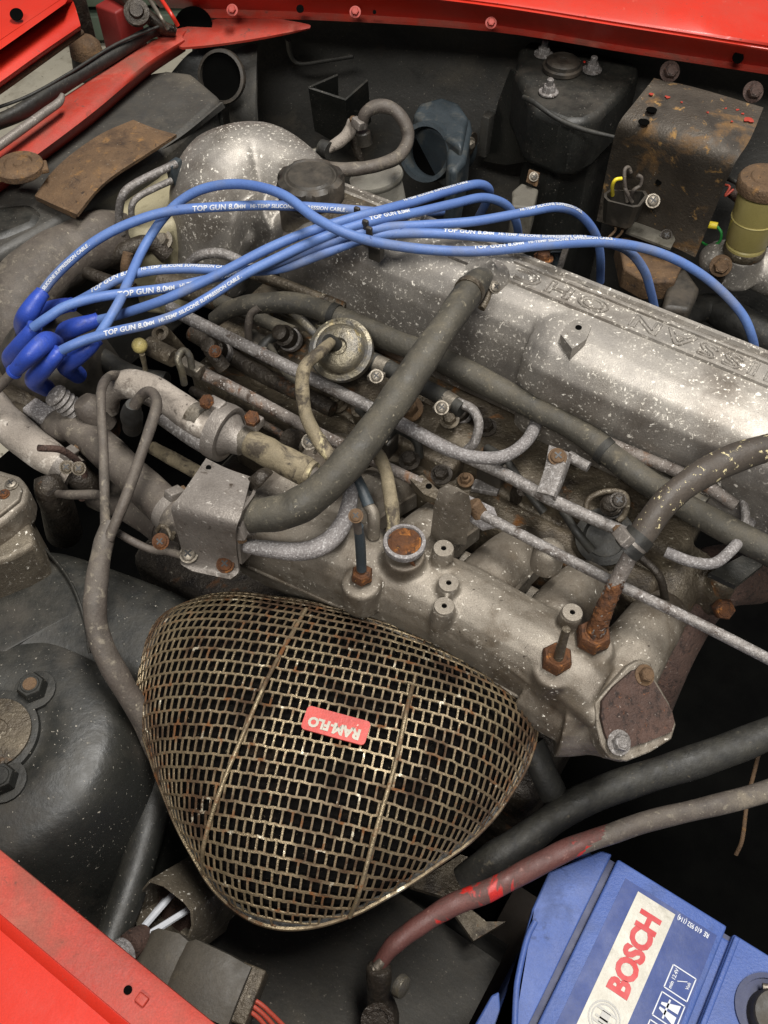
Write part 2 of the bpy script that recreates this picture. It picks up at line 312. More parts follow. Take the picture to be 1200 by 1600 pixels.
def screw(pos, axis, r, m='steel', parent=None, name='screw'):
    ax = Vector(axis).normalized(); b = B().lathe([(r*1.3, -.0004), (r*1.3, r*.1), (r, r*.12), (r*.98, r*.4), (r*.75, r*.6), (.0001, r*.66)], pos, ax, 18)
    o = obj(name, b, m, parent); a = ax.orthogonal().normalized(); c = ax.cross(a)
    s_ = B().box(pos+ax*r*.6, a*r*.6, c*r*.12, ax*r*.1).box(pos+ax*r*.6, a*r*.12, c*r*.6, ax*r*.099)
    obj('cross_slot', s_, 'print_dark', o if (parent is None or parent.parent is None) else parent)
    return o
def ring_band(pts, i, r, wd, m, parent, name='clamp_band', grow=1.06):
    path, rad = sweep_path(pts, r); p, t, a, b = frames(path)[i]; q = rad[i]*grow
    return obj(name, B().lathe([(q*.97, -wd/2), (q, -wd/2), (q, wd/2), (q*.97, wd/2)], p, t, 24), m, parent), p, t, q
def text2d(s, size, bold=0.0, spacing=1.0, shear=0.0, align='LEFT', sub=1):
    cu = bpy.data.curves.new('t', 'FONT'); cu.body = s; cu.size = size; cu.offset = bold; cu.space_character = spacing; cu.shear = shear
    cu.resolution_u = 3; cu.align_x = align
    t = bpy.data.objects.new('t', cu); C.objects.link(t); dg = bpy.context.evaluated_depsgraph_get()
    me = bpy.data.meshes.new_from_object(t.evaluated_get(dg)); bpy.data.objects.remove(t)
    bm = bmesh.new(); bm.from_mesh(me); bpy.data.meshes.remove(me)
    bmesh.ops.remove_doubles(bm, verts=bm.verts, dist=size*1e-4)
    if sub > 1: bmesh.ops.subdivide_edges(bm, edges=list(bm.edges), cuts=sub-1, use_grid_fill=False); bmesh.ops.triangulate(bm, faces=bm.faces)
    bm.verts.index_update()
    v = [(q.co.x, q.co.y) for q in bm.verts]; f = [tuple(q.index for q in fc.verts) for fc in bm.faces]
    ed = [[q.index for q in e.verts] for e in bm.edges if len(e.link_faces) == 1]; bm.free()
    return v, f, ed
def text_plane(name, s, size, org, xd, yd, m, parent, bold=0, spacing=1, lift=.0004, align='LEFT', shear=0.0, width=None):
    v, f, _ = text2d(s, size, bold, spacing, shear, align); n = xd.cross(yd).normalized()
    if width: k_ = width/max(q[0] for q in v); v = [(x*k_, y) for x, y in v]
    return obj(name, B().add([org+xd*x+yd*y+n*lift for x, y in v], f), m, parent)
def text_tube(s, size, pts, r, s0, phi, m, parent, name='lettering', bold=0.00006, spacing=1.0, flip=False, shear=.15):
    path, rad = sweep_path(pts, r); L_ = [0]
    for i in range(1, len(path)): L_.append(L_[-1]+(path[i]-path[i-1]).length)
    v, f, _ = text2d(s, size, bold, spacing, shear, sub=2); bb = B(); out = []
    tot = L_[-1]
    for x, y in v:
        d = min(max(s0+x, 0), tot-1e-6); i = 0
        while L_[i+1] < d: i += 1
        k = (d-L_[i])/max(1e-9, L_[i+1]-L_[i]); p = path[i].lerp(path[i+1], k)
        def tan(j): return (path[min(j+1, len(path)-1)]-path[max(j-1, 0)]).normalized()
        t = tan(i).lerp(tan(i+1), k).normalized(); q = rad[i]+.00025
        vw = (CAM-p); nn = (vw-t*vw.dot(t)).normalized(); up = nn.cross(t)
        th = (y-size*.33)/q+phi
        out.append(p+nn*math.cos(th)*q+up*math.sin(th)*q)
    return obj(name, bb.add(out, f), m, parent)
# ================================================================== SETTING
fl = obj('floor', B().add([Vector((-4, -2, -.72)), Vector((4, -2, -.72)), Vector((4, 6, -.72)), Vector((-4, 6, -.72))], [(0, 1, 2, 3)]), 'concrete')
fl['kind'] = 'structure'
# ================================================================== CAR BODY
car = thing('car_body', 'red painted car body shell framing the open black engine bay', 'car', W(-150, 400, -.32))
# undertray far below everything; its near-black colour paints the unlit depth
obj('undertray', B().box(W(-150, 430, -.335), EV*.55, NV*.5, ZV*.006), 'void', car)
def strip(name, rows, th, m, parent=car, per=6, crossper=3):
    g = [catmull(pts_of(r), per) for r in rows]
    cols = [catmull([g[i][j] for i in range(len(g))], crossper) for j in range(len(g[0]))]
    return obj(name, B().sheet(cols, th), m, parent, 50)
# far fender: top face, crease, lower face, lip
far_top = strip('far_fender', [
    [(190, -260, .10), (500, -250, .10), (760, -230, .10), (1000, -200, .10), (1300, -150, .10)],
    [(215, -60, .10), (500, -55, .10), (760, -30, .10), (1000, 5, .10), (1300, 55, .10)],
    [(225, -18, .098), (500, -20, .098), (740, 2, .097), (1000, 42, .096), (1300, 88, .095)],
    [(230, -10, .094), (500, -12, .094), (740, 10, .093), (1000, 50, .092), (1300, 96, .092)],
    [(250, 12, .07), (500, 20, .07), (760, 38, .07), (1000, 76, .07), (1300, 120, .07)]], .0015, 'red')
strip('far_fender_lip', [
    [(300, 12, .0705), (500, 16, .0705), (760, 34, .0705), (1000, 72, .0705), (1300, 116, .0705)],
    [(300, 24, .0695), (520, 29, .0695), (770, 46, .0695), (1000, 82, .0695), (1300, 128, .0695)]], .002, 'red_dirty')
for px, py in ((455+100, 15), (367+400, 32), (363, 12)):
    bolt(P(px, py+4, .083), Vector((0, -.75, .65)), 6*mpp(P(px, py, .08)), 'red_dirty', far_top)
for px, py, r in ((469, 14, 6), (585, 19, 3), (1153, 90, 9)):
    obj('hole', B().lathe([(r*mpp(P(px, py, .085)), 0), (r*mpp(P(px, py, .085)), .0006)], P(px, py, .0835 if px < 1000 else .0815), Vector((0, -.75, .65)), 16), 'void', far_top)
# flange joining the fender and the radiator support (left of the fender)
strip('corner_flange', [
    [(240, 52, .065), (300, 40, .066), (360, 26, .067), (440, 30, .068)],
    [(255, 62, .063), (300, 58, .064), (380, 45, .065), (482, 38, .066)],
    [(285, 74, .062), (330, 70, .062), (400, 60, .063), (484, 44, .064)]], .002, 'red_dirty')
# far inner panel (below the far fender)
strip('far_inner_panel', [
    [(290, 14, .068), (420, 20, .068), (560, 18, .068), (770, 34, .068), (1000, 68, .068), (1300, 112, .068)],
    [(300, 46, .04), (420, 48, .04), (560, 48, .04), (770, 64, .04), (1000, 98, .04), (1300, 145, .04)],
    [(300, 98, .0), (420, 100, .0), (560, 100, .0), (770, 116, .0), (1000, 160, .0), (1300, 210, .0)],
    [(300, 240, -.1), (420, 250, -.1), (560, 260, -.1), (770, 290, -.1), (1000, 350, -.1), (1300, 400, -.1)],
    [(300, 480, -.32), (420, 480, -.32), (560, 480, -.32), (770, 520, -.32), (1000, 600, -.32), (1300, 700, -.32)]], .003, 'black')
# pressed rib in the inner panel
T('panel_rib', [(450, 62, .046), (455, 88, .024), (470, 100, .016), (510, 95, .02), (552, 88, .024)], 7, 'black', car, squash=.5)
# angled pocket bracket on the inner panel
pk = obj('pocket_bracket', B().sheet([[P(482, 138, .02), P(540, 157, .015), P(575, 126, .03)], [P(492, 205, -.03), P(545, 235, -.045), P(580, 190, -.02)]], .002).sheet([[P(482, 138, .02), P(528, 118, .03)], [P(492, 205, -.03), P(530, 185, -.02)]], .002), 'black_dust', car)
for px, py in ((496, 155), (520, 163), (498, 185), (502, 203)):
    obj('hole', B().lathe([(4*mpp(P(px, py, .01)), 0), (4*mpp(P(px, py, .01)), .0006)], P(px, py, .012-(py-150)*.0009), Vector((-.2, -.8, .5)), 14), 'rust_plate' if px != 496 else 'rust_brown', pk)
# splash plate left of the far tower
obj('splash_plate', B().sheet([[P(797, 108, .04), P(803, 112, .04), P(820, 150, .03)], [P(778, 160, .0), P(800, 175, .01), P(832, 200, .01)], [P(756, 252, -.06), P(790, 258, -.05), P(826, 252, -.03)]], .002), 'black_dust', car)
for a in range(1): obj('plate_edge', B().box(P(760, 210, -.03), EV*.004, NV*.006, ZV*.02, .001), 'black', car)
# ---- far strut tower
ft = obj('far_strut_tower', B().prism([P(*q, .045) for q in ((805, 110), (812, 72), (830, 60), (985, 92), (1000, 102), (998, 120), (940, 178), (915, 190), (885, 190), (830, 168))], ZV*-.05, 0)
         .prism([P(*q, .033)+ZV*0 for q in ((835, 120), (840, 75), (985, 105), (995, 125), (945, 180), (880, 192), (840, 175))], ZV*-.25), 'black_dust', car)
b = ft.modifiers.new('edge', 'BEVEL'); b.width = .007; b.segments = 3; b.limit_method = 'ANGLE'
T('strut_housing', [(868, 175, .02), (875, 250, -.05), (880, 340, -.14)], X(46, 47, 47), 'black_dust', car, seg=24)
T('strut_rib', [(828, 228, .0), (855, 244, -.005), (900, 240, -.005)], 3, 'black_dust', car)
obj('strut_cap', B().lathe([(.0165, 0), (.0165, .003), (.0145, .004), (.0143, .007), (.012, .0085), (.003, .0087), (.0028, .008)], P(878, 108, .046), ZV, 32), 'plastic_black', ft)
for px, py in ((849, 80), (925, 105), (857, 140)):
    bolt(P(px, py+5, .046), ZV, .0056, 'galv', ft, 'nut', True, .010)
obj('paint_spot', B().lathe([(.0012, 0), (.001, .0005)], P(913, 97, .046), ZV, 10), 'red', ft)
strip('wire_tab', [[(836, 193, .03), (850, 196, .032), (862, 207, .028), (876, 200, .032), (904, 204, .032)], [(834, 206, .024), (848, 208, .024), (862, 219, .02), (880, 218, .022), (898, 219, .022)]], .0015, 'steel')
# ---- near strut tower
ntc = P(-14, 1150, 0)
nt = obj('near_strut_tower', B().lathe([(.0, .002), (.02, .002), (.024, .0015), (.0245, -.001), (.029, -.001), (.0305, 0), (.042, 0), (.046, -.001), (.056, -.002), (.063, -.006), (.069, -.014), (.076, -.036), (.088, -.08), (.108, -.17), (.118, -.27)], ntc, ZV, 64), 'black_dust', car, 70)
obj('top_disc', B().lathe([(.019, .0018), (.019, .0035), (.016, .0042), (.008, .0042), (.0078, .003), (.0001, .003)], ntc+Vector((.002, 0, 0)), ZV, 32), 'oily', nt)
for px, py in ((55, 1080), (8, 1222)): bolt(P(px, py, 0), ZV, .0075, 'black_dust', nt, 'nut', True, .0)
obj('stud_end', B().lathe([(.0042, 0), (.0042, .0085), (.0035, .0095)], P(55, 1080, 0), ZV, 14), 'rust_brown', nt)
# ---- near fender
n0 = EV.copy()
def nf(e, dn, z): 
    base = P(0, 1335, .06); return base+EV*e+NV*dn+ZV*(z-.06)
nearf = obj('near_fender', B().sheet([[nf(e, d, z) for d, z in ((0, .0585), (-.001, .060), (-.004, .0605), (-.016, .061), (-.018, .0595), (-.020, .056), (-.022, .0555), (-.03, .0565), (-.06, .056), (-.12, .046), (-.2, .02))] for e in (-.15, -.08, -.02, .03, .08, .13, .2, .3)], .0022), 'red', car, 30)
obj('fender_lip', B().sheet([[nf(e, d, z) for d, z in ((.0015, .050), (.0012, .0602), (-.002, .0618), (-.0155, .0622))] for e in (-.15, -.02, .08, .2, .3)], .001), 'red_dirty', car, 30)
obj('hole', B().lathe([(.0016, 0), (.0016, .0004)], P(200, 1547, .0622), ZV, 16), 'void', nearf)
obj('clip', B().box(P(222, 1562, .0625), EV*.0022, NV*.0018, ZV*.0015, .0006), 'red_dirty', nearf)
# inner wing panel under the near tower and air cleaner
obj('near_inner_panel', B().sheet([[W(e, n, z) for n, z in ((-80, .03), (-30, -.05), (20, -.10), (70, -.135), (120, -.16), (150, -.25), (170, -.33))] for e in (-420, -330, -240, -150, -80, -20, 5)], .003), 'black', car, 30)
obj('battery_tray', B().box(W(120, 90, -.29), EV*.13, NV*.11, ZV*.004), 'grime', car)
# ---- radiator support (front of the bay)
strip('radiator_support', [
    [(-60, 262, .064), (40, 192, .064), (140, 125, .064), (230, 68, .064), (300, 40, .064)],
    [(-60, 285, .066), (40, 215, .066), (140, 148, .066), (230, 85, .066), (285, 55, .066)],
    [(-60, 325, .062), (60, 240, .062), (150, 172, .062), (230, 105, .062), (290, 66, .062)],
    [(-60, 345, .045), (60, 258, .045), (150, 190, .045), (230, 121, .045), (290, 80, .045)]], .002, 'red_dirty')
T('rubber_seal', [(-40, 203, .07), (30, 176, .07), (90, 140, .07), (160, 96, .07), (215, 62, .07), (252, 44, .07)], X(16, 16, 15, 14, 13, 12), 'rubber_black', car, squash=.7)
T('seal_edge', [(-40, 180, .078), (40, 152, .078), (110, 113, .078), (180, 70, .078), (252, 40, .078)], 3, 'rubber_black', car)
# nose panel / raised hood front at top left
strip('nose_panel', [
    [(-200, -60, .13), (-60, -110, .13), (60, -150, .13), (140, -190, .13)],
    [(-60, 96, .12), (0, 58, .12), (50, 26, .12), (104, -12, .12)],
    [(-60, 104, .115), (0, 66, .115), (50, 34, .115), (108, -4, .115)],
    [(-60, 112, .104), (0, 76, .104), (50, 44, .104), (114, 2, .104)],
    [(-60, 124, .106), (0, 86, .106), (50, 54, .106), (118, 12, .106)],
    [(-60, 168, .10), (0, 128, .10), (60, 85, .10), (126, 40, .10)],
    [(-60, 178, .09), (0, 138, .09), (60, 95, .09), (127, 48, .09)]], .003, 'red', per=4)
T('panel_edge', [(-60, 182, .09), (0, 142, .09), (60, 99, .09), (128, 50, .09)], 5.5, 'rust_brown', car)
obj('hole', B().lathe([(10*mpp(P(26, 23, .12)), 0), (10*mpp(P(26, 23, .12)), .0008)], P(26, 23, .125), Vector((.1, -.5, .85)), 20), 'void', car)
obj('hood_bracket', B().box(P(120, 12, .08), EV*.006, NV*.008, ZV*.03, .002), 'dark_metal', car)
obj('flange_opening', B().lathe([(.016, 0), (.016, .0008)], P(302, 40, .066), Vector((0, -.6, .8)), 24), 'void', car)
obj('hinge_mount', B().box(P(195, 60, .05), EV*.012, NV*.014, ZV*.03, .002), 'red_dark', car)
obj('hinge_arm', B().tube([(160, -20, .08), (210, 10, .08), (250, 40, .075), (275, 50, .07)], X(22, 22, 20, 14), squash=.5), 'dark_metal', car)
T('hinge_rod', [(228, -10, .10), (250, 25, .095), (262, 45, .085)], 4, 'steel', car)
T('hinge_edge', [(246, -10, .10), (266, 20, .095), (278, 40, .085)], 4, 'red', car)
obj('hinge_pivot', B().lathe([(.010, 0), (.010, .005), (.006, .006), (.005, .009)], P(214, 22, .09), Vector((.2, -.7, .7)), 20), 'dark_metal', car)
# ================================================================== beyond the nose
for i, (z, dy) in enumerate(((-.70, 0), (-.62, .004), (-.54, -.006), (-.46, .005))):
    tag(obj('board', B().box(P(165, 28, -.7)+Vector((dy*3, .0+dy, z+.73)), Vector((.35, .02, 0)), Vector((-.02, .12, 0)), ZV*.03, .004), 'green'),
        ['lowest dark green board stacked on the floor beyond the car nose', 'second lowest dark green board stacked on the floor beyond the car nose', 'third dark green board up in the stack beyond the car nose', 'topmost dark green board of the stack beyond the car nose'][i], 'board', 'dark green boards beyond the nose')
bs = thing('bump_stop', 'brown topped round rubber buffer behind the black front seal', 'rubber buffer', P(148, 110, .04))
obj('rubber_base', B().lathe([(.0135, 0), (.0145, .008), (.013, .018)], P(145, 118, .04), ZV, 24), 'rubber_black', bs)
obj('buffer_top', B().lathe([(.0135, .018), (.0125, .026), (.008, .031), (.0001, .0325)], P(145, 118, .04), ZV, 24), 'rust_brown', bs)
tag(T('prop_rod', [(-30, 248, .078), (30, 205, .078), (70, 176, .078), (92, 160, .078), (98, 148, .08)], [9, 9, 8.5, 8, 5], 'zinc'), 'whitish steel prop rod clipped along the red radiator support', 'rod')
# ================================================================== RADIATOR
rad = thing('radiator', 'black dusty radiator under the red front support', 'radiator', P(120, 330, -.2))
def bandpoly(name, pts, z, dn, m, parent, bev=.003):
    o = obj(name, B().prism([P(x, y, z) for x, y in pts], ZV*-dn), m, parent)
    if bev:
        k = o.modifiers.new('edge', 'BEVEL'); k.width = bev; k.segments = 3; k.limit_method = 'ANGLE'
    return o
bandpoly('top_tank', [(-60, 330), (60, 250), (150, 180), (230, 112), (262, 108), (300, 112), (345, 150), (332, 168), (240, 250), (120, 330), (0, 395), (-60, 415)], .046, .16, 'black', rad, .006)
bandpoly('side_tank', [(-80, 325), (50, 312), (72, 330), (60, 352), (10, 372), (-80, 395)], .048, .05, 'black_dust', rad, .008)
for k in range(9):
    t = k/8; a = P(243+(340-243)*t, 262+(190-262)*t, .028)
    obj('fin', B().box(a+ZV*.002, (EV*.5+NV*.87)*.0014, EV*.005, ZV*.012, .0005), 'black_dust', rad)
strip('shroud_edge', [[(225, 252, .045), (290, 208, .046), (348, 160, .046)], [(228, 258, .04), (292, 214, .041), (352, 168, .041)]], .002, 'black', rad)
strip('shroud_flap', [[(250, 128, .03), (285, 122, .035), (335, 138, .03)], [(262, 132, .028), (290, 130, .026), (325, 142, .024)]], .001, 'rust_brown', rad)
strip('shroud_side', [[(262, 120, .03), (300, 80, .05), (345, 70, .05)], [(345, 148, .02), (352, 120, .03), (362, 82, .04)]], .002, 'black_dust', rad)
dax = Vector((-.25, -.80, .45)).normalized()
obj('air_duct', B().lathe([(.020, -.006), (.0215, -.002), (.021, .002), (.0185, .0025), (.018, -.004)], P(346, 120, .040), dax, 32), 'plastic_black', rad)
obj('duct_bore', B().lathe([(.0182, 0), (.0182, .001)], P(346, 120, .040)-dax*.002, dax, 28), 'void', rad)
strip('duct_wall', [[(362, 80, .045), (385, 70, .045), (402, 68, .045)], [(358, 180, .0), (380, 190, .0), (400, 200, .0)], [(370, 235, -.06), (390, 240, -.06), (420, 250, -.06)]], .003, 'black', rad)
cp = obj('pressure_cap', B().lathe([(.0, .0), (.0155, 0), (.0165, .001), (.0165, .005), (.015, .0065), (.010, .0072), (.009, .0055), (.004, .0055), (.003, .007), (.0001, .0072)], P(33, 268, .068), ZV, 36), 'rust_brown', rad); cp['label'] = 'round brown rusty radiator cap at the left edge'
for a in (20, 200):
    d = Vector((math.cos(math.radians(a)), math.sin(math.radians(a)), 0))
    obj('cap_ear', B().box(P(33, 268, .0695)+d*.0155, d*.003, d.cross(ZV)*.006, ZV*.0018, .001), 'rust_brown', cp)
pl = thing('top_plate', 'curved brown rusty steel plate lying on the radiator', 'metal plate', P(160, 280, .03))
strip('plate', [[(54, 306, .056), (80, 270, .060), (115, 238, .063), (160, 208, .063), (208, 187, .062)],
                [(85, 320, .056), (112, 285, .062), (150, 255, .065), (190, 228, .065), (240, 200, .062)],
                [(120, 335, .056), (150, 298, .060), (180, 272, .063), (225, 243, .063), (276, 210, .060)]], .0025, 'rust_brown', pl)
strip('down_edge', [[(54, 306, .056), (85, 320, .056), (120, 335, .056)], [(58, 314, .050), (88, 328, .050), (118, 342, .050)]], .002, 'rust_brown', pl)
# cream expansion tank behind the inlet elbow and its wire loop guard
tag(bandpoly('coolant_tank', [(178, 300), (205, 262), (262, 255), (290, 290), (280, 345), (230, 365), (185, 360)], .03, .08, 'cream', None, .006), 'cream plastic tank behind the steel loop guard', 'tank')
lg = thing('loop_guard', 'grey steel tube bracket looped over the cream tank', 'bracket', P(200, 340, .02))
T('upper_tube', [(190, 365, .03), (186, 335, .045), (192, 305, .06), (210, 288, .064), (245, 270, .066), (275, 256, .066)], 8, 'galv', lg)
T('lower_tube', [(206, 345, .04), (206, 322, .052), (216, 308, .056), (240, 295, .058), (268, 282, .058)], 6.5, 'galv', lg)
obj('end_plate', B().box(P(274, 268, .06), EV*.003, NV*.006, ZV*.008, .001), 'slate', lg)
# radiator top hose
tag(T('radiator_hose', [(215, 385, .0), (150, 376, .022), (92, 402, .024), (45, 450, .02), (18, 505, .008), (6, 560, -.02)], X(40, 46, 50, 50, 48, 44), 'rubber_grey', seg=24), 'wide dusty grey radiator hose curving behind the blue boots', 'hose')
# ================================================================== ENGINE MASS
eng = thing('cylinder_head', 'oily brown cylinder head and block below the fuel rails', 'engine block', W(-160, 330, -.25))
hb = B().box(W(-180, 350, -.10), EV*.17, NV*.035, ZV*.12, .006).box(W(-180, 325, -.03), EV*.165, NV*.016, ZV*.03, .004)
hb.box(W(-180, 298, -.022), EV*.165, NV*.012, ZV*.03, .004)
for i in range(6):
    e = -300+i*58
    hb.tube([W(e, 340, .0), W(e, 300, -.02)], .017).tube([W(e+24, 325, -.02), W(e+24, 325, .012)], .008)
cast('head_casting', hb, 'oily', eng, .002, 4)
obj('block', B().box(W(-190, 290, -.2), EV*.17, NV*.09, ZV*.08, .01), 'dark_metal', eng)
# ================================================================== ROCKER COVER
rc = thing('rocker_cover', 'cast aluminium rocker cover with raised lettering and white corrosion flecks', 'engine cover', W(-150, 375, .02))
def ringsec(e, prof, shift=0): return [W(e, n+shift, z) for n, z in prof]
secL = [(408, .02), (407, .085), (405, .096), (401, .0985), (392, .0985), (376, .098), (368, .095), (361, .087), (357.5, .075), (357, .05), (359, .02)]
secR = [(408, .02), (407, .085), (405, .096), (401, .0985), (392, .0985), (372, .098), (360, .0965), (349, .0925), (342, .083), (340, .068), (344, .045), (348, .02)]
secL = secL[:9]+[(357, .062)]+secL[9:]
bb = B().rings([ringsec(-318, [(n*.97+12, z*.85) for n, z in secL]), ringsec(-300, secL), ringsec(-240, secL), ringsec(-150, secL), ringsec(-128, secL)])
bb.rings([ringsec(-137, [(n if n > 370 else n+7, z-.003) for n, z in secR]), ringsec(-130, [(n if n > 370 else n+2, z-.001) for n, z in secR]), ringsec(-122, secR), ringsec(-40, secR), ringsec(60, secR)])
cover = cast('cover_casting', bb, 'alu', rc, .0014, 5)
for n0_, dn_, e0, e1 in ((404.5, 2.2, -300, 60), (397.5, 1.2, -170, 60), (381.5, 1.6, -205, 60)):
    obj('ridge', B().rings([[W(e, n0_-dn_, .0978), W(e, n0_-dn_*.6, .0998), W(e, n0_+dn_*.6, .0998), W(e, n0_+dn_, .0978)] for e in [e0+(e1-e0)*i/12 for i in range(13)]]), 'alu', rc, 60)
obj('lug', B().prism([P(*q, .1008) for q in ((876, 522), (884, 508), (898, 499), (914, 501), (924, 510), (916, 530), (894, 545))], ZV*-.016), 'alu', rc)
obj('lug_hole', B().lathe([(.0018, 0), (.0018, .0004)], P(904, 512, .1009), ZV, 12), 'void', rc)
# raised outlined lettering, read from the far side of the engine
v, f, ed = text2d('NISSAN OHC', .0145, .0002, 1.28)
xmax = max(q[0] for q in v)
sx = .165/xmax
org = W(-164+xmax*sx*1000, 394.6, .0986)
lb = B()
for a, b_ in ed:
    p = org-EV*v[a][0]*sx-NV*v[a][1]; q = org-EV*v[b_][0]*sx-NV*v[b_][1]
    d = (q-p); 
    if d.length < 1e-6: continue
    d.normalize(); s_ = d.cross(ZV)*.0007
    lb.add([p-s_, p+s_, q+s_, q-s_, p-s_*.5+ZV*.0006, p+s_*.5+ZV*.0006, q+s_*.5+ZV*.0006, q-s_*.5+ZV*.0006], [(0, 1, 5, 4), (1, 2, 6, 5), (2, 3, 7, 6), (3, 0, 4, 7), (4, 5, 6, 7)])
obj('raised_lettering', lb, 'alu', rc, 20)
bolt(P(848, 405, .098), ZV, .0042, 'rust', rc)
obj('breather_spigot', B().lathe([(.013, 0), (.0125, .004), (.0095, .008), (.0095, .014)], P(764, 440, .094), (ZV*.7-NV*.5-EV*.2), 24), 'alu', rc)
# oil filler cap
oc = thing('oil_filler_cap', 'black ribbed plastic oil filler cap on the aluminium cover', 'cap', P(487, 298, .095))
ocp = P(487, 306, .098)
cpr = B(); seg = 64
def capr(k, r, amp): 
    t = (k % 8)/8; return r*(1-amp if (t < .16 or t > .84) else 1)
prof = [(.0195, 0, 0), (.0212, .002, .03), (.0214, .010, .09), (.0205, .0130, .09), (.0170, .0148, 0), (.0160, .0138, 0), (.0150, .0138, 0), (.0135, .0150, 0), (.004, .0153, 0)]
cpr.rings([[ocp+Vector((math.cos(2*math.pi*k/seg), math.sin(2*math.pi*k/seg), 0))*capr(k, r, am)+ZV*h for k in range(seg)] for r, h, am in prof])
obj('cap_body', cpr, 'plastic_black', oc, 30)
obj('filler_neck', B().lathe([(.021, -.02), (.021, -.002), (.019, .001)], ocp, ZV, 32), 'alu_dark', oc)
obj('neck_plate', B().box(ocp+EV*.035-NV*.002+ZV*-.002, EV*.022, NV*.016, ZV*.003, .0015), 'oily', oc)
# inlet elbow casting at the front of the engine
el = thing('inlet_elbow', 'rounded cast aluminium elbow with white flecks left of oil cap', 'casting', P(350, 400, -.02))
eb = B().tube([(330, 430, -.03), (338, 380, .0), (345, 320, .028), (362, 285, .042), (410, 268, .046), (460, 290, .045), (490, 320, .045)], X(60, 64, 80, 82, 72, 60, 52), seg=28)
eb.tube([(395, 400, .01), (415, 350, .04), (450, 330, .06)], X(40, 44, 46)).tube([(450, 400, .03), (470, 360, .055), (520, 360, .07)], X(38, 40, 40))
for k, (x, y) in enumerate(((400, 345), (432, 352), (465, 350))): eb.tube([(x-28, y+70, .012), (x-12, y+34, .038), (x-2, y+12, .048)], X(9, 9, 7))
cast('elbow_casting', eb, 'alu', el, .0016, 7)
obj('lower_flange', B().tube([(262, 365, -.01), (300, 392, -.012), (340, 415, -.012)], X(14, 15, 14)).tube([(275, 345, .002), (315, 375, .0), (350, 400, .0)], X(7, 7, 7)), 'alu_dark', el)
bolt(P(248, 360, .015), Vector((-.4, -.5, .7)), .006, 'rust', el)
bolt(P(256, 375, .02), Vector((-.2, -.6, .7)), .005, 'steel', el)
# ================================================================== INTAKE MANIFOLD
im = thing('intake_manifold', 'grey cast aluminium intake manifold with bosses above the air cleaner', 'manifold', W(-110, 215, -.04))
mb = B()
plen = [W(-232, 196, .0), W(-200, 200, .006), W(-150, 206, .012), (W(-95, 212, .013)), W(-45, 212, .010), W(-18, 208, .006)]
pprof = [(26, -.022), (28, .005), (27, .024), (22, .036), (14, .0405), (4, .0425), (-5, .0415), (-11, .0385), (-15.5, .032), (-18, .022), (-18.5, .006), (-12, -.022)]
mb.rings([[W(e_, n_+dn_*k_, .004+(z_-.004)*k_) for dn_, z_ in pprof] for e_, n_, k_ in ((-236, 198, .55), (-230, 199, .74), (-216, 202, .86), (-190, 206, .94), (-150, 212, 1), (-100, 218, 1), (-50, 218, .98), (-22, 215, .92), (-14, 213, .85))])
for i, e in enumerate((-228, -186, -142, -98, -56, -14)):
    mb.tube([W(e, 205, .008), W(e+3, 235, .014), W(e+5, 262, .012), W(e+6, 285, -.002), W(e+6, 305, -.02)], [.021, .019, .0165, .016, .016], seg=20)
mb.box(W(-120, 240, -.012), EV*.115, NV*.03, ZV*.012, .005)
mb.tube([W(-30, 215, .0), W(-12, 222, .0), W(8, 226, -.004)], [.03, .026, .022], seg=20)
mb.tube([W(-45, 214, .004), W(-22, 210, .004), W(-6, 207, .008), W(0, 205, .012)], [.022, .018, .013, .008], seg=18)
mb.tube([W(-30, 208, .026), W(-8, 204, .024), W(2, 200, .02)], [.008, .007, .006], seg=12)
mb.tube([W(-30, 222, .026), W(-8, 222, .024), W(2, 222, .02)], [.007, .006, .005], seg=12)
# square end block the rusty cover bolts on to
fpl = W(5, 212, .0265); fn = (EV*.42-NV*.18+ZV*.88).normalized()
flange = [PP(x, y, fpl, fn) for x, y in ((930, 1098), (950, 1075), (982, 1040), (1000, 1030), (1018, 1036), (1025, 1062), (1046, 1098), (1057, 1132), (1050, 1155), (1018, 1175), (980, 1190), (955, 1186), (940, 1165), (933, 1135))]
fc = sum(flange, Vector())/len(flange)
mb.rings([[fc+(p-fc)*.85-fn*.008 for p in flange], [fc+(p-fc)*.7-fn*.03-EV*.03 for p in flange]])
for px, py, z, r in ((692, 858, .052, 17), (700, 912, .0475, 17), (693, 948, .0465, 17.5), (893, 958, .049, 17.5)):
    c = P(px, py, z); mb.lathe([(r*mpp(c)*1.18, -.03), (r*mpp(c)*1.05, -.004), (r*mpp(c), 0)], c, ZV, 28)
mb.lathe([(.013, -.03), (.0112, -.002), (.0105, .004)], P(632, 872, .046), ZV, 28)
mb.lathe([(.011, -.02), (.0105, -.001), (.009, 0)], P(565, 908, .041), ZV, 24)
mb.lathe([(.012, -.02), (.0115, -.001), (.010, 0)], P(868, 1042, .036), ZV, 24)
mb.lathe([(.012, -.02), (.0115, -.001), (.010, 0)], P(925, 1008, .038), ZV, 24)
cast('manifold_casting', mb, 'casting', im, .0012, 3)
efl = obj('end_flange', B().prism([p-fn*.0002 for p in flange], -fn*.0095), 'casting', im, 30)
mo = efl.modifiers.new('edge', 'BEVEL'); mo.width = .0008; mo.segments = 2; mo.limit_method = 'ANGLE'
for e_ in (-207, -164, -120, -77, -35):
    obj('casting_rib', B().rings([[W(e_-1.6, n_, z_-.012), W(e_-1.0, n_, z_), W(e_+1.0, n_, z_), W(e_+1.6, n_, z_-.012)] for n_, z_ in ((222, .034), (236, .029), (252, .022), (268, .014), (284, .004))]), 'casting', im, 30)
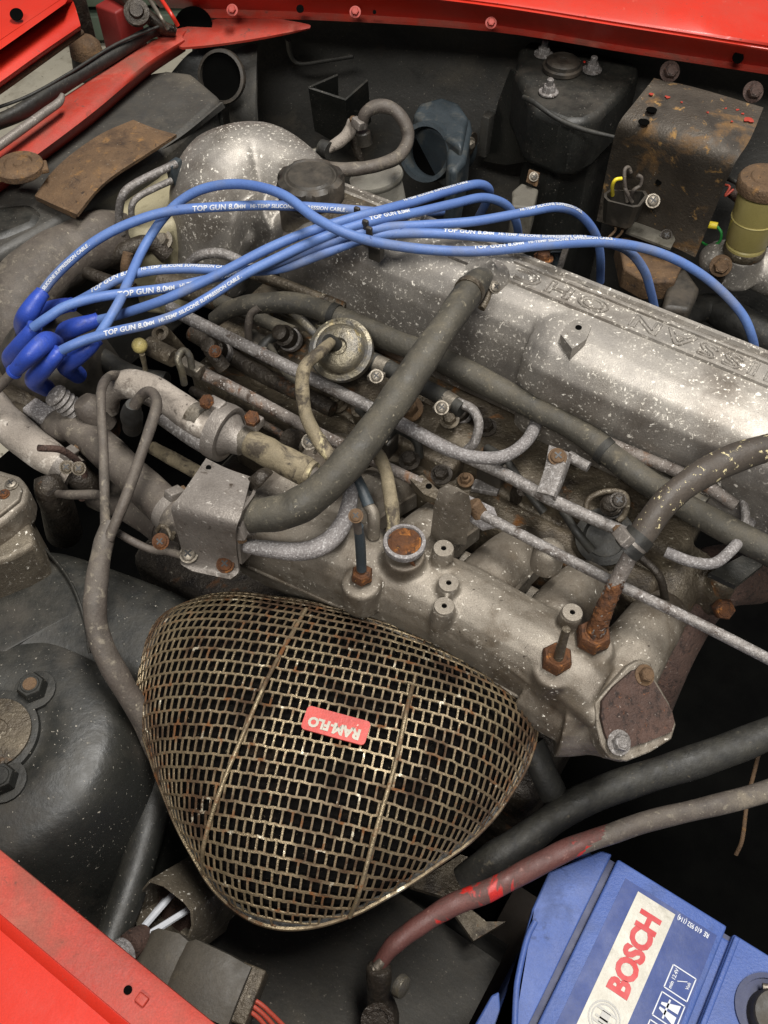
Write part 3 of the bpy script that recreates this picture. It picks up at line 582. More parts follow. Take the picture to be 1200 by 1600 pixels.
obj('parting_line', B().tube([W(-214, 186, .008), W(-180, 189.8, .008), W(-130, 195.6, .008), W(-95, 199.6, .008), W(-50, 199.8, .008), W(-25, 198, .008)], .0011, seg=8), 'casting', im)
for px, py, z, r in ((692, 858, .052, 4), (700, 912, .0475, 4), (693, 948, .0465, 4), (893, 958, .049, 4)):
    c = P(px+1, py, z); k = mpp(c)
    bo = obj('boss', B().lathe([(16.5*k, -.004), (16.5*k, .0004), (15.5*k, .0010), (r*k*1.1, .0010), (r*k, -.003)], c, ZV, 32), 'casting', im)
    obj('boss_hole', B().lathe([(r*k*1.05, -.004), (r*k*1.05, .0002)], c, ZV, 14), 'void', bo)
plate = [PP(x, y, fpl, fn) for x, y in ((938, 1095), (955, 1074), (985, 1048), (1003, 1043), (1015, 1060), (1046, 1110), (1050, 1128), (1046, 1143), (1005, 1160), (968, 1172), (950, 1165), (942, 1145), (936, 1120))]
cvp = obj('end_cover', B().prism(plate, fn*.0022), 'rust_plate', im, 30)
bolt(PP(1003, 1055, fpl, fn)+fn*.002, fn, .0036, 'rust_brown', cvp); bolt(PP(963, 1160, fpl, fn)+fn*.002, fn, .0042, 'galv', cvp)
# open rusty port
pt = P(632, 848, .056); k = mpp(pt)
pr = obj('port_ring', B().lathe([(24*k, -.012), (25*k, -.003), (33*k, -.002), (34*k, 0), (33*k, .0015), (27.5*k, .002), (26.5*k, .0005)], pt, ZV, 36), 'galv_white', im)
obj('port_plug', B().lathe([(27*k, -.001), (26*k, .0012), (20*k, .0022), (14*k, .0012), (8*k, .0020), (.0001, .0016)], pt, ZV, 28), 'rust', pr)
obj('rust_run', B().tube([P(640, 872, .053), P(646, 884, .049), P(648, 890, .045)], [8, 6, 3], squash=.5), 'rust', pr)
# upright lug and lever fork
obj('upright_lug', B().prism([P(672, 838, .03), P(678, 790, .06), P(686, 764, .074), P(700, 756, .078), P(716, 762, .076), P(720, 785, .066), P(712, 840, .03)], EV*.007+NV*-.001), 'casting', im)
# vacuum valve on the left
vv = thing('vacuum_valve', 'slim blue-grey valve stem standing on a rusty hex base', 'valve', P(565, 908, .042))
bolt(P(566, 902, .043), ZV, .0058, 'rust', vv, 'hex_base', False)
T('stem', [P(565, 890, .05), P(563, 850, .068), P(560, 822, .08)], [10, 10.5, 10], 'slate', vv)
T('stem_top', [P(560, 830, .077), P(556, 810, .087)], [9, 9], 'rubber_grey', vv)
screw(P(556, 806, .089), Vector((0, -.45, .9)), .0028, 'rust_brown', vv)
# hex fittings on the right
hx = thing('stud_fitting', 'rusty hex nut with a short bare stud by the end cover', 'nut', P(870, 1040, .036))
bolt(P(868, 1034, .0375), ZV, .0078, 'rust', hx, 'hex_nut', False)
T('stud', [P(872, 1030, .044), P(880, 1000, .058), P(885, 983, .066)], [10, 9, 8.5], 'oily', hx)
pf = thing('coolant_pipe', 'rust streaked steel pipe rising from a hex fitting into the flecked hose', 'pipe', P(925, 1008, .038))
bolt(P(925, 1000, .0395), ZV, .0086, 'rust', pf, 'hex_nut', False)
T('pipe', [P(932, 988, .048), P(945, 950, .06), P(965, 905, .072), P(985, 868, .083), P(995, 850, .088)], [17, 16, 15.5, 15.5, 15.5], 'rust_pipe', pf, seg=20)
obj('rust_crust', crust(B().tube([P(930, 992, .046), P(938, 968, .0545), P(946, 947, .061), P(958, 922, .068), P(966, 905, .072)], [19, 18, 17, 15.7, 14], seg=20), .0005), 'rust', pf)
fh = [P(980, 858, .085), P(1000, 838, .09), P(1040, 786, .098), P(1090, 745, .104), P(1150, 715, .106), P(1240, 690, .106)]
hth = thing('flecked_hose', 'brown rubber hose flecked with cream paint crossing the right edge', 'hose', P(985, 860, .08))
T('hose', fh, [27, 27, 27, 28, 28, 28], 'speck_hose', hth, seg=22)
for i in (2, 7): ring_band(fh, i, [29, 29, 27, 28, 28, 28], .005, 'rubber_black', hth, 'hose_ridge', 1.05)
# ================================================================== AIR CLEANER
ac = thing('air_cleaner', 'rounded triangular air cleaner with rusty brass wire mesh and red badge', 'air filter', P(525, 1190, -.03))
ZB = -.010; HD = .046
up_ = [(219, 1075), (222, 1010), (245, 950), (290, 925), (350, 920), (430, 930), (520, 950), (620, 980), (710, 1014), (775, 1055), (815, 1092)]
lo_ = [(832, 1128), (824, 1178), (790, 1240), (740, 1300), (680, 1350), (610, 1395), (540, 1430), (480, 1446), (430, 1446), (385, 1430), (340, 1392), (300, 1330), (262, 1250), (236, 1180)]
cen = P(520, 1195, ZB); outl = []
for x, y in up_:
    q = P(x, y, ZB+.026); q.z = ZB; outl.append(q+(q-cen).normalized()*(.0075 if x < 300 else .008 if x > 690 else .0115))
outl += [P(x, y, ZB)+(P(x, y, ZB)-cen).normalized()*(.002 if x > 700 else .0005) for x, y in lo_]
pol = sorted((math.atan2(q.y-cen.y, q.x-cen.x), math.hypot(q.x-cen.x, q.y-cen.y)) for q in outl)
def RAD(t):
    while t < pol[0][0]: t += 2*math.pi
    while t >= pol[0][0]+2*math.pi: t -= 2*math.pi
    ext = pol+[(a+2*math.pi, r) for a, r in pol[:3]]
    ext = [(pol[-1][0]-2*math.pi, pol[-1][1])]+ext
    for i in range(1, len(ext)-2):
        if ext[i][0] <= t < ext[i+1][0]:
            u = (t-ext[i][0])/(ext[i+1][0]-ext[i][0]); p0, p1, p2, p3 = (ext[j][1] for j in (i-1, i, i+1, i+2))
            return .5*(2*p1+(p2-p0)*u+(2*p0-5*p1+4*p2-p3)*u*u+(3*p1-p0-3*p2+p3)*u**3)
    return pol[-1][1]
NT = 360; RT = [RAD(-math.pi+2*math.pi*i/NT) for i in range(NT)]
for _ in range(6): RT = [(RT[i-1]+2*RT[i]+RT[(i+1) % NT])/4 for i in range(NT)]
def RR(t):
    x = (t+math.pi)/(2*math.pi)*NT; i = int(math.floor(x)); u = x-i; return RT[i % NT]*(1-u)+RT[(i+1) % NT]*u
def prof_z(rho): return HD*max(0, 1-rho**2.8)**.58
arc = [(0.0, 0.0)]; RM = .085
for i in range(1, 401):
    r0, r1 = (i-1)/400, i/400; arc.append((r1, arc[-1][1]+math.hypot((r1-r0)*RM, prof_z(r1)-prof_z(r0))))
AT = arc[-1][1]
def rho_of(s):
    lo, hi = 0, 400
    while hi-lo > 1:
        m_ = (lo+hi)//2
        if arc[m_][1] <= s: lo = m_
        else: hi = m_
    u = (s-arc[lo][1])/max(1e-9, arc[hi][1]-arc[lo][1]); return arc[lo][0]+(arc[hi][0]-arc[lo][0])*u
U_ = (P(640, 1093, .025)-P(430, 1053, .025)).normalized(); V_ = ZV.cross(U_)
def dome(u, v, lift=0.0, sc=1.0):
    t = math.atan2(u*U_.y+v*V_.y, u*U_.x+v*V_.x); R = RR(t)
    s = math.hypot(u, v)/R*RM                    # pattern radius, scaled to the reference profile
    if s > AT: return None
    rho = rho_of(s); p = cen+Vector((math.cos(t), math.sin(t), 0))*R*rho*sc; p.z = ZB+prof_z(rho)*sc+lift; return p
CU, CV = .0047, .0066
mesh_b = B()
def nrm(u, v):
    e = .0008; a, b_, c, d = dome(u-e, v), dome(u+e, v), dome(u, v-e), dome(u, v+e)
    if None in (a, b_, c, d): return None
    n = (b_-a).cross(d-c); return n.normalized() if n.z > 0 else -n.normalized()
def ribbon(q, hw, th, jx=0):
    rows = []
    for u, v in q:
        p = dome(u, v); n = nrm(u, v)
        if p is None or n is None: break
        rows.append((p, n))
    if len(rows) < 2: return
    rg = []
    for i, (p, n) in enumerate(rows):
        d = (rows[min(i+1, len(rows)-1)][0]-rows[max(i-1, 0)][0])
        if d.length < 1e-7: return
        s_ = n.cross(d.normalized()).normalized()*hw
        rg.append([p-s_-n*th, p-s_*.8+n*th, p+s_*.8+n*th, p+s_-n*th])
    mesh_b.rings(rg)
rj = random.Random(3); NRW = 34; NCW = 52
def wob(i, j): 
    r_ = random.Random(i*1009+j*31); return r_.uniform(-.00030, .00030), r_.uniform(-.00036, .00036)
for j in range(-NRW, NRW+1):
    run = []
    for i in range(-2*NCW, 2*NCW+1):
        a, b_ = wob(i, j); u, v = i*CU/2, j*CV+b_+.00012*math.sin(i*math.pi/1.0)
        if dome(u, v) is not None and nrm(u, v) is not None: run.append((u, v))
        else:
            if len(run) > 1: ribbon(run, .00064, .00028)
            run = []
    if len(run) > 1: ribbon(run, .00064, .00028)
    for i in range(-NCW, NCW+1):
        a, b_ = wob(i, j+77); u = (i+(.5 if j % 2 else 0))*CU+a
        if dome(u, j*CV) is None or dome(u, (j+1)*CV) is None:
            # shortened end stub towards the rim
            continue
        ribbon([(u, j*CV), (u+a*.5, (j+.5)*CV), (u, (j+1)*CV)], .00056, .00026)
ms = obj('wire_mesh', mesh_b, 'mesh', ac, 50)
fb = B(); fb.rings([[cen+Vector((math.cos(t), math.sin(t), 0))*RR(t)*rho*.965+ZV*(prof_z(rho)*.93-.0008) for t in [2*math.pi*i/120-math.pi for i in range(120)]] for rho in (1, .995, .98, .95, .9, .82, .7, .55, .4, .25, .1, .02)])
obj('filter_foam', fb, 'foam', ac)
rim = [cen+Vector((math.cos(t), math.sin(t), 0))*(RR(t)+.0008) for t in [2*math.pi*i/160-math.pi for i in range(160)]]
rb = B(); rb.rings([[cen+Vector((math.cos(t), math.sin(t), 0))*(RR(t)+dr)+ZV*dz for t in [2*math.pi*i/160-math.pi for i in range(160)]] for dr, dz in ((-.001, -.002), (.0010, -.002), (.0014, -.0006), (.0010, .0008), (-.0002, .001))], False, False)
obj('rim', rb, 'mesh', ac)
bp = B(); bp.rings([[cen+Vector((math.cos(t), math.sin(t), 0))*RR(t)*f_+ZV*dz for t in [2*math.pi*i/100-math.pi for i in range(100)]] for f_, dz in ((.998, -.0015), (.98, -.006), (.6, -.008), (.3, -.02), (.28, -.05))])
obj('base_plate', bp, 'black_dust', ac)
def uv_of(px, py):      # photo position to pattern coordinates, by search over the dome
    best = None; lo_u, hi_u, lo_v, hi_v = -.16, .16, -.16, .16
    for it in range(6):
        st_u = (hi_u-lo_u)/24; st_v = (hi_v-lo_v)/24
        for i in range(25):
            for j in range(25):
                u, v = lo_u+i*st_u, lo_v+j*st_v; p = dome(u, v)
                if p is None: continue
                d = p-CAM; zc = d.dot(Vector((0, _c, -_s))); x = 600+FPX*d.x/zc; y = 800-FPX*d.dot(Vector((0, _s, _c)))/zc
                e_ = (x-px)**2+(y-py)**2
                if best is None or e_ < best[0]: best = (e_, u, v)
        _, bu, bv = best; lo_u, hi_u, lo_v, hi_v = bu-st_u*1.5, bu+st_u*1.5, bv-st_v*1.5, bv+st_v*1.5
    return best[1], best[2]
for line in (((478, 955), (425, 1050), (385, 1140), (345, 1240), (322, 1320), (314, 1368)), ((665, 1000), (640, 1090), (618, 1190), (588, 1290), (560, 1390), (545, 1428))):
    pp = []
    for x, y in line:
        u, v = uv_of(x, y); p = dome(u, v); n = nrm(u, v) or ZV; pp.append(p+n*.0014)
    T('seam_rod', pp, .0011, 'mesh', ac, seg=10)
# badge
lu, lv = uv_of(525, 1135); lp = dome(lu, lv); ln = nrm(lu, lv)
bx = (P(574, 1148, lp.z)-P(478, 1122, lp.z)); bx = (bx-ln*bx.dot(ln)).normalized(); by = ln.cross(bx)
hw, hh, rr = .0156, .0060, .0020
poly = []
for cx, cy, a0 in ((hw-rr, hh-rr, 0), (-hw+rr, hh-rr, 90), (-hw+rr, -hh+rr, 180), (hw-rr, -hh+rr, 270)):
    for k in range(5):
        a = math.radians(a0+k*22.5); poly.append(lp+ln*.0007+bx*(cx+rr*math.cos(a))+by*(cy+rr*math.sin(a)))
bdg = obj('badge', B().prism(poly, ln*.0009), 'label_red', ac)
text_plane('lettering', 'RAM', .0070, lp+ln*.0016+bx*.0124+by*.0006, -bx, -by, 'sticker_white', bdg, .00035, .92, .0003, width=.0132)
text_plane('lettering', 'FLO', .0064, lp+ln*.0016-bx*.0026+by*.0006, -bx, -by, 'sticker_white', bdg, .00035, .92, .0003, width=.0105)
text_plane('lettering', '-', .0060, lp+ln*.0016-bx*.0006+by*.0006, -bx, -by, 'sticker_white', bdg, .0003, .9, .0003, width=.0016)
# ================================================================== FUEL RAILS AND RODS
fr_ = thing('fuel_rail', 'long corroded grey fuel rail running under the wide diagonal hose', 'fuel pipe', W(-190, 297, .03))
T('rail_tube', [(265, 480, .045), (300, 500, .045), (400, 548, .045), (500, 598, .045), (610, 652, .045), (700, 700, .045), (790, 742, .045), (860, 780, .045), (990, 838, .045)], [12.5]*9, 'galv', fr_, seg=18)
T('branch_pipe', [(620, 660, .052), (660, 682, .055), (705, 705, .057), (750, 715, .057), (790, 712, .056), (820, 692, .053), (836, 665, .046), (838, 645, .035)], 12.5, 'galv_white', fr_, seg=18)
T('elbow_pipe', [(715, 628, .06), (738, 640, .06), (748, 662, .056), (742, 690, .048), (728, 705, .04)], 9.5, 'galv', fr_)
T('return_pipe', [(1040, 862, .056), (1080, 878, .056), (1115, 880, .056), (1140, 862, .055), (1160, 838, .05), (1172, 815, .04)], 11, 'galv_white', fr_)
T('return_loop', [(1125, 760, .055), (1150, 765, .055), (1162, 785, .053), (1164, 815, .048), (1155, 840, .04)], 9, 'galv', fr_)
# bracket holding the rail
bk = thing('rail_bracket', 'flat steel bracket with one rusty cross screw on the fuel rail', 'bracket', P(850, 740, .04))
strip('bracket_plate', [[(838, 768, .054), (850, 735, .056), (858, 695, .056)], [(865, 775, .056), (878, 740, .058), (884, 705, .058)], [(868, 783, .050), (884, 745, .052), (895, 710, .052)]], .0015, 'galv', bk)
screw(P(871, 714, .0585), Vector((0, -.3, 1)), .004, 'rust_brown', bk)
T('return_spigot', [(888, 712, .05), (905, 722, .05), (920, 730, .05)], 11, 'galv', bk)
# accelerator rod
rodt = thing('throttle_rod', 'thin spotted steel rod crossing the manifold to the right edge', 'rod', P(760, 800, .05))
T('rod', [(745, 800, .055), (800, 828, .055), (900, 880, .055), (1000, 930, .055), (1100, 978, .055), (1240, 1050, .055)], [10.5, 11, 11, 11, 11, 11.5], 'galv', rodt, seg=16)
obj('clevis_plate', B().prism([P(712, 796, .05), P(728, 772, .052), P(772, 793, .052), P(782, 820, .05), P(755, 826, .048)], ZV*-.002), 'galv_white', rodt)
obj('clevis_pin', B().lathe([(.0042, -.002), (.0042, .006), (.003, .007)], P(748, 800, .055), EV*-.5+ZV*.6, 16), 'rust_brown', rodt)
obj('rod_bearing', B().lathe([(.0085, -.012), (.0085, 0), (.007, .003), (.004, .005)], P(858, 862, .05), ZV, 20), 'casting', rodt)
ss = thing('shift_shaft', 'rust spotted steel shaft between the ivory knob and the manifold lug', 'shaft', P(430, 620, .03))
T('shaft', [(290, 570, .035), (380, 615, .035), (500, 678, .035), (600, 728, .035), (660, 756, .035)], [13, 12, 12, 11.5, 11.5], 'rust_pipe', ss, seg=18)
obj('shaft_end', B().prism([P(640, 748, .038), P(660, 742, .038), P(690, 770, .038), P(682, 780, .038), P(662, 772, .038)], ZV*-.006), 'oily', ss)
obj('pin_hole', B().lathe([(.0018, 0), (.0018, .0005)], P(670, 760, .0381), ZV, 12), 'void', ss)
T('shaft_collar', [(232, 540, .05), (258, 553, .05), (272, 560, .05)], [19, 19, 18], 'oily', ss, seg=20)
T('clip', [(288, 600, .045), (284, 580, .055), (278, 560, .062), (286, 548, .062), (296, 556, .058), (300, 575, .05)], 7, 'plated', ss)
obj('shaft_fork', B().box(P(300, 575, .04), EV*.008, NV*.004, ZV*.004, .001), 'steel', ss)
kb = thing('ivory_knob', 'small round ivory knob on a steel stem below the blue leads', 'knob', P(218, 560, .05))
obj('knob', B().ball(P(218, 540, .062), .0047), 'ivory', kb); T('stem', [P(222, 552, .058), P(226, 572, .045), P(228, 588, .035)], [6, 5, 5], 'cream_hose', kb)
# long black fuel hose beside the rocker cover
lh = [(335, 500, .04), (362, 482, .052), (400, 474, .058), (470, 476, .06), (540, 500, .06), (620, 535, .06), (700, 568, .06), (800, 618, .058), (900, 672, .056), (990, 738, .054), (1080, 795, .052), (1240, 885, .05)]
lht = thing('heater_hose', 'long dark rubber hose lying along the foot of the rocker cover', 'hose', P(700, 570, .04))
T('hose', lh, [14, 18, 20, 22, 22, 23, 24, 24, 25, 26, 27, 29], 'rubber', lht, seg=20)
for i in (30, 68): ring_band(lh, i, [14, 18, 20, 22, 22, 23, 24, 24, 25, 26, 27, 29], .0045, 'rubber_black', lht, 'hose_tie', 1.1)
T('drop_tube', [(405, 480, .06), (392, 492, .055), (388, 515, .045), (390, 545, .03)], 8, 'rubber_grey', lht)
rp = thing('rusty_long_pipe', 'thin pipe with orange rust along the rocker cover foot', 'pipe', P(950, 680, .05))
T('pipe', [(690, 552, .052), (780, 595, .056), (850, 640, .058), (905, 672, .058), (980, 705, .058), (1085, 748, .058), (1150, 790, .055)], [10, 10, 12, 13, 13, 13, 13], 'rust_pipe', rp)
T('side_hose', [(920, 690, .05), (980, 725, .05), (1040, 755, .05), (1100, 790, .05)], [16, 18, 18, 18], 'rubber', rp)
T('upper_pipe', [(395, 428, .05), (430, 440, .052), (480, 458, .052), (540, 480, .05)], [11, 12, 11, 10], 'oily', rp)
# dark hose between the two bright clips, right of the regulator
ch = thing('clipped_hose', 'short dark hose with bright metal clip beside the wide diagonal hose', 'hose', P(670, 590, .05))
chp = [(575, 562, .056), (610, 578, .056), (650, 598, .058), (690, 620, .058), (722, 640, .058)]
T('hose', chp, 17, 'rubber_black', ch, seg=18)
for i, (sx_, sy_) in ((5, (588, 588)), (27, (690, 637))):
    _, p, t, q = ring_band(chp, i, 17, .0075, 'steel', ch, 'clip_band', 1.08)
    screw(P(sx_, sy_, .064), Vector((0, -.5, .85)), .0032, 'steel', ch)
    obj('clip_foot', B().box(P(sx_, sy_, .0615), EV*.004, NV*.0042, ZV*.0018, .0006), 'steel', ch)
# ================================================================== PRESSURE REGULATOR
rg_ = thing('pressure_regulator', 'round yellowish zinc diaphragm regulator with a cream hose', 'regulator', P(535, 560, .04))
rax = (Vector((-.18, -.52, .83))).normalized(); rc0 = P(533, 546, .066); k = mpp(rc0)
obj('housing', B().lathe([(30*k, -.026), (38*k, -.018), (40*k, -.006), (50*k, -.005), (51*k, -.002), (50*k, .001), (44*k, .002), (40*k, .0015), (38*k, .0045), (34*k, .0062), (24*k, .0075), (14*k, .0078), (11*k, .006), (.0001, .006)], rc0, rax, 40), 'plated', rg_)
obj('back_cover', B().lathe([(42*k, -.012), (50*k, -.010), (50*k, -.0055)], rc0-EV*.003, rax, 36), 'rubber_black', rg_)
T('nipple', [rc0+rax*.004+EV*-.002, rc0+rax*.013-EV*.006], [.0042, .0042], 'rubber_black', rg_)
rh = [rc0+rax*.011-EV*.004, P(500, 550, .085), P(478, 572, .082), P(472, 605, .075), P(478, 650, .066), P(500, 690, .058), P(520, 715, .054), P(545, 735, .052)]
T('cream_hose', rh, [10.5, 12.5, 13.5, 13.5, 13.5, 14, 14, 14], 'cream_hose', rg_, seg=18)
obj('mount_ear', B().box(P(585, 520, .05), EV*.006, NV*.006, ZV*.006, .002), 'oily', rg_)
tag(T('cream_drop_hose', [(555, 690, .06), (585, 705, .062), (602, 735, .06), (610, 775, .056), (614, 815, .05), (612, 840, .042)], [12, 13, 13, 13.5, 13.5, 13], 'cream_hose', seg=18), 'mottled cream hose dropping to the rusty open port', 'hose')
gh = thing('grey_stub_hose', 'short grey hose stub on a bent nipple left of the cream hose', 'hose', P(580, 830, .03))
T('hose', [(552, 738, .066), (566, 765, .062), (576, 790, .058)], [11, 11.5, 12], 'slate', gh)
T('nipple', [(572, 785, .058), (582, 800, .056), (584, 815, .052), (584, 838, .042)], [11, 12, 12.5, 12.5], 'casting', gh)
# ================================================================== WIDE DIAGONAL BREATHER HOSE
bh = thing('breather_hose', 'wide smooth grey rubber hose crossing diagonally from cover to bracket', 'hose', P(560, 700, .05))
bhp = [(757, 432, .110), (738, 448, .118), (690, 520, .115), (640, 592, .108), (595, 655, .10), (555, 710, .092), (520, 750, .086), (480, 782, .08), (435, 800, .074), (385, 806, .07), (350, 800, .066)]
T('hose', bhp, [17, 29, 30, 31, 32, 33, 34.5, 36, 37, 36, 34], 'rubber', bh, seg=28)
ring_band(bhp, 41, [17, 29, 30, 31, 32, 33, 34.5, 36, 37, 36, 34], .0042, 'rubber', bh, 'hose_ridge', 1.06)
cb, p_, t_, q_ = ring_band(bhp, 9, [17, 29, 30, 31, 32, 33, 34.5, 36, 37, 36, 34], .0035, 'oily', bh, 'wire_clip', 1.05)
T('clip_tail', [P(765, 452, .108), P(760, 468, .106), P(752, 482, .104)], [7, 7, 8], 'oily', bh)
screw(P(773, 449, .110), Vector((.4, -.5, .8)), .0028, 'steel', bh)
# ================================================================== BRACKET BOX AND HOSES ON THE LEFT
mbk = thing('hose_bracket', 'bent silver steel bracket wrapped over the wide hose end', 'bracket', P(330, 840, .02))
strip('bracket_shell', [[(322, 716, .082), (355, 732, .083), (392, 745, .082)],
                        [(285, 770, .086), (330, 785, .088), (378, 800, .088)],
                        [(268, 792, .082), (315, 808, .084), (370, 822, .085)],
                        [(272, 815, .070), (318, 832, .070), (368, 845, .070)],
                        [(285, 865, .044), (325, 873, .044), (372, 882, .046)],
                        [(282, 880, .042), (320, 888, .042), (372, 895, .043)],
                        [(300, 892, .041), (335, 900, .040), (360, 905, .041)]], .0018, 'zinc', mbk, per=4, crossper=3)
strip('bracket_cheek', [[(378, 800, .087), (398, 772, .08), (402, 752, .076)], [(374, 840, .070), (384, 815, .066), (392, 790, .062)], [(378, 882, .046), (388, 872, .046), (396, 862, .046)]], .0015, 'zinc', mbk)
obj('hook_tab', B().tube([(388, 758, .078), (400, 752, .084), (412, 740, .086), (420, 735, .08)], [13, 14, 13, 10], squash=.35), 'dark_metal', mbk)
screw(P(295, 866, .0455), ZV*.9+Vector((0, -.3, 0)), .0038, 'steel', mbk); screw(P(352, 882, .0462), ZV*.9+Vector((0, -.3, 0)), .0036, 'rust', mbk)
obj('bracket_hole', B().lathe([(.0014, 0), (.0014, .0005)], P(326, 731, .0834), Vector((0, -.3, .95)), 12), 'void', mbk)
tag(T('white_bent_pipe', [(372, 850, .055), (420, 858, .055), (470, 862, .054), (510, 848, .053), (535, 820, .055), (546, 785, .06), (548, 755, .062)], [14, 17, 18.5, 19, 18, 16, 14], 'galv_white', seg=20), 'white corroded pipe bending under the wide hose end', 'pipe')
cv = thing('check_valve', 'round zinc check valve disc between white hose and crusty stub', 'valve', P(350, 690, .04))
cax = (P(470, 735, .062)-P(340, 672, .066)).normalized(); cc = P(348, 675, .066); k = mpp(cc)
obj('valve_disc', B().lathe([(20*k, -.012), (24*k, -.006), (46*k, -.004), (47*k, 0), (46*k, .004), (40*k, .0045), (36*k, .004), (26*k, .008), (22*k, .014)], cc, cax, 40), 'zinc', cv)
T('crusty_stub', [(372, 684, .066), (392, 693, .066), (420, 708, .064), (450, 722, .062), (478, 737, .060), (490, 742, .060)], [20, 27, 29, 28, 28, 25], 'cream_hose', cv, seg=24)
ring_band([(372, 684, .066), (392, 693, .066), (420, 708, .064), (450, 722, .062), (478, 737, .060), (490, 742, .060)], 31, [20, 27, 29, 28, 28, 25], .004, 'cream_hose', cv, 'stub_ridge', 1.04)
T('inner_pipe', [(486, 741, .06), (505, 750, .058)], [16, 16], 'rubber_grey', cv)
bolt(P(394, 655, .078), EV*.3-NV*.3+ZV*.7, .0045, 'rust', cv, 'clamp_screw', False); obj('clamp_housing', B().box(P(398, 660, .074), EV*.004, NV*.004, ZV*.003, .001), 'zinc', cv)
ring_band([(372, 684, .066), (392, 693, .066), (420, 708, .064)], 5, [20, 27, 29], .005, 'steel', cv, 'clamp_band', 1.1)
wh = thing('whitewashed_hose', 'thick hose with flaking white coating leading to the check valve', 'hose', P(240, 640, .04))
whp = [(168, 640, .045), (172, 612, .06), (205, 600, .068), (250, 618, .068), (300, 650, .068), (330, 668, .067)]
T('hose', whp, [20, 24, 28, 30, 30, 28], 'white_hose', wh, seg=24)
ring_band(whp, 34, [20, 24, 28, 30, 30, 28], .008, 'steel', wh, 'clamp_band', 1.06)
bolt(P(326, 630, .082), -EV*.3-NV*.3+ZV*.7, .004, 'rust', wh, 'clamp_screw', False); obj('clamp_housing', B().box(P(338, 633, .080), EV*.005, NV*.0035, ZV*.003, .001), 'zinc', wh)
obj('elbow_cup', B().lathe([(.007, -.01), (.009, 0), (.0085, .008), (.006, .012)], P(150, 648, .045), Vector((-.4, .1, .8)), 20), 'rubber_grey', wh)
tag(T('steel_cross_pipe', [(255, 655, .035), (290, 680, .035), (330, 705, .035)], 14, 'galv'), 'plain steel pipe below the whitewashed hose', 'pipe')
bp1 = thing('brown_air_hose', 'thick brown grey hose lying left of the silver bracket', 'hose', P(190, 740, .0))
T('hose', [(92, 690, .0), (88, 672, .028), (112, 664, .036), (150, 690, .036), (205, 745, .036), (262, 795, .036), (310, 832, .036)], [30, 32, 33, 35, 38, 39, 38], 'rubber_grey', bp1, seg=26)
bp2 = thing('lower_air_hose', 'dark hose end with two ridges under the brown grey hose', 'hose', P(230, 820, .0))
l2 = [(150, 770, -.01), (200, 790, -.005), (250, 820, .0), (300, 850, .002)]
T('hose', l2, [30, 32, 34, 34], 'rubber_grey', bp2, seg=22); 
for i in (17, 19): ring_band(l2, i, [30, 32, 34, 34], .003, 'rubber_grey', bp2, 'hose_ridge', 1.06)
wp = thing('white_coated_pipe', 'wide pale scuffed hose entering from the left edge', 'hose', P(50, 700, .01))
wpp = [(-40, 605, .03), (0, 652, .034), (45, 692, .034), (90, 722, .03), (118, 742, .026)]
T('hose', wpp, [38, 37, 36, 34, 32], 'white_hose', wp, seg=24)
T('hose_end', [(112, 738, .024), (135, 752, .018), (150, 762, .01)], [30, 26, 24], 'dark_metal', wp)
for x, y in ((104, 730), (123, 732)): screw(P(x, y, .055), Vector((.2, -.5, .8)), .003, 'oily', wp)
# vacuum hoses joining into one sleeve
vt = thing('vacuum_hose', 'thin grey vacuum hose standing straight left of its looped twin', 'hose', P(165, 820, .05))
T('hose', [(166, 840, .055), (164, 780, .068), (161, 700, .078), (158, 640, .084), (160, 605, .084), (172, 588, .078), (190, 586, .07)], [10, 9.5, 9, 9, 9.5, 9.5, 9], 'rubber_grey', vt)
vt2 = thing('looped_vacuum_hose', 'thin vacuum hose kinked over at the top into a black connector', 'hose', P(200, 650, .05))
T('hose', [(170, 842, .058), (192, 790, .07), (215, 725, .08), (235, 668, .088), (245, 630, .092), (236, 612, .09), (222, 618, .084), (208, 636, .076)], [11, 11, 11, 11, 10.5, 10, 11, 12], 'rubber_grey', vt2)
T('connector', [P(208, 632, .078), P(206, 648, .068), P(206, 668, .054)], [14, 22, 20], 'rubber_black', vt2, seg=20)
sl = thing('vacuum_sleeve', 'slit grey rubber sleeve bending down beside the mesh air cleaner', 'hose', P(170, 1000, -.05))
T('sleeve', [(172, 815, .06), (162, 850, .056), (152, 905, .05), (148, 960, .042), (160, 1010, .03), (190, 1065, .014), (222, 1120, -.004), (250, 1180, -.03)], [15, 19, 21, 22, 23, 24, 25, 24], 'rubber_grey', sl, seg=20)
T('lower_sleeve', [(250, 1200, -.05), (236, 1270, -.05), (218, 1340, -.05), (195, 1410, -.05), (165, 1490, -.05)], [34, 36, 34, 34, 34], 'black_dust', sl, seg=22)
tag(T('thin_side_hose', [(85, 770, .03), (110, 773, .04), (150, 773, .045), (162, 775, .05)], [8, 9, 9.5, 9], 'rubber_grey'), 'short horizontal grey hose behind the upright vacuum hoses', 'hose')
gb = thing('hose_elbow_joint', 'grimy rounded elbow joint at the end of short hose', 'joint', P(80, 760, 0))
T('elbow', [(72, 745, .035), (78, 765, .03), (90, 790, .01), (100, 830, -.04)], X(18, 24, 26, 28), 'dark_metal', gb)
tag(T('thin_earth_cable', [(178, 828, .05), (205, 845, .044), (235, 858, .04), (262, 862, .042), (285, 868, .044)], [7, 7.5, 7.5, 7, 9], 'rubber_grey'), 'thin grey cable ending at the bracket screw', 'cable')
hc = thing('loose_hose_clip', 'small rusty screw clip beside the silver bracket', 'clip', P(255, 845, .03))
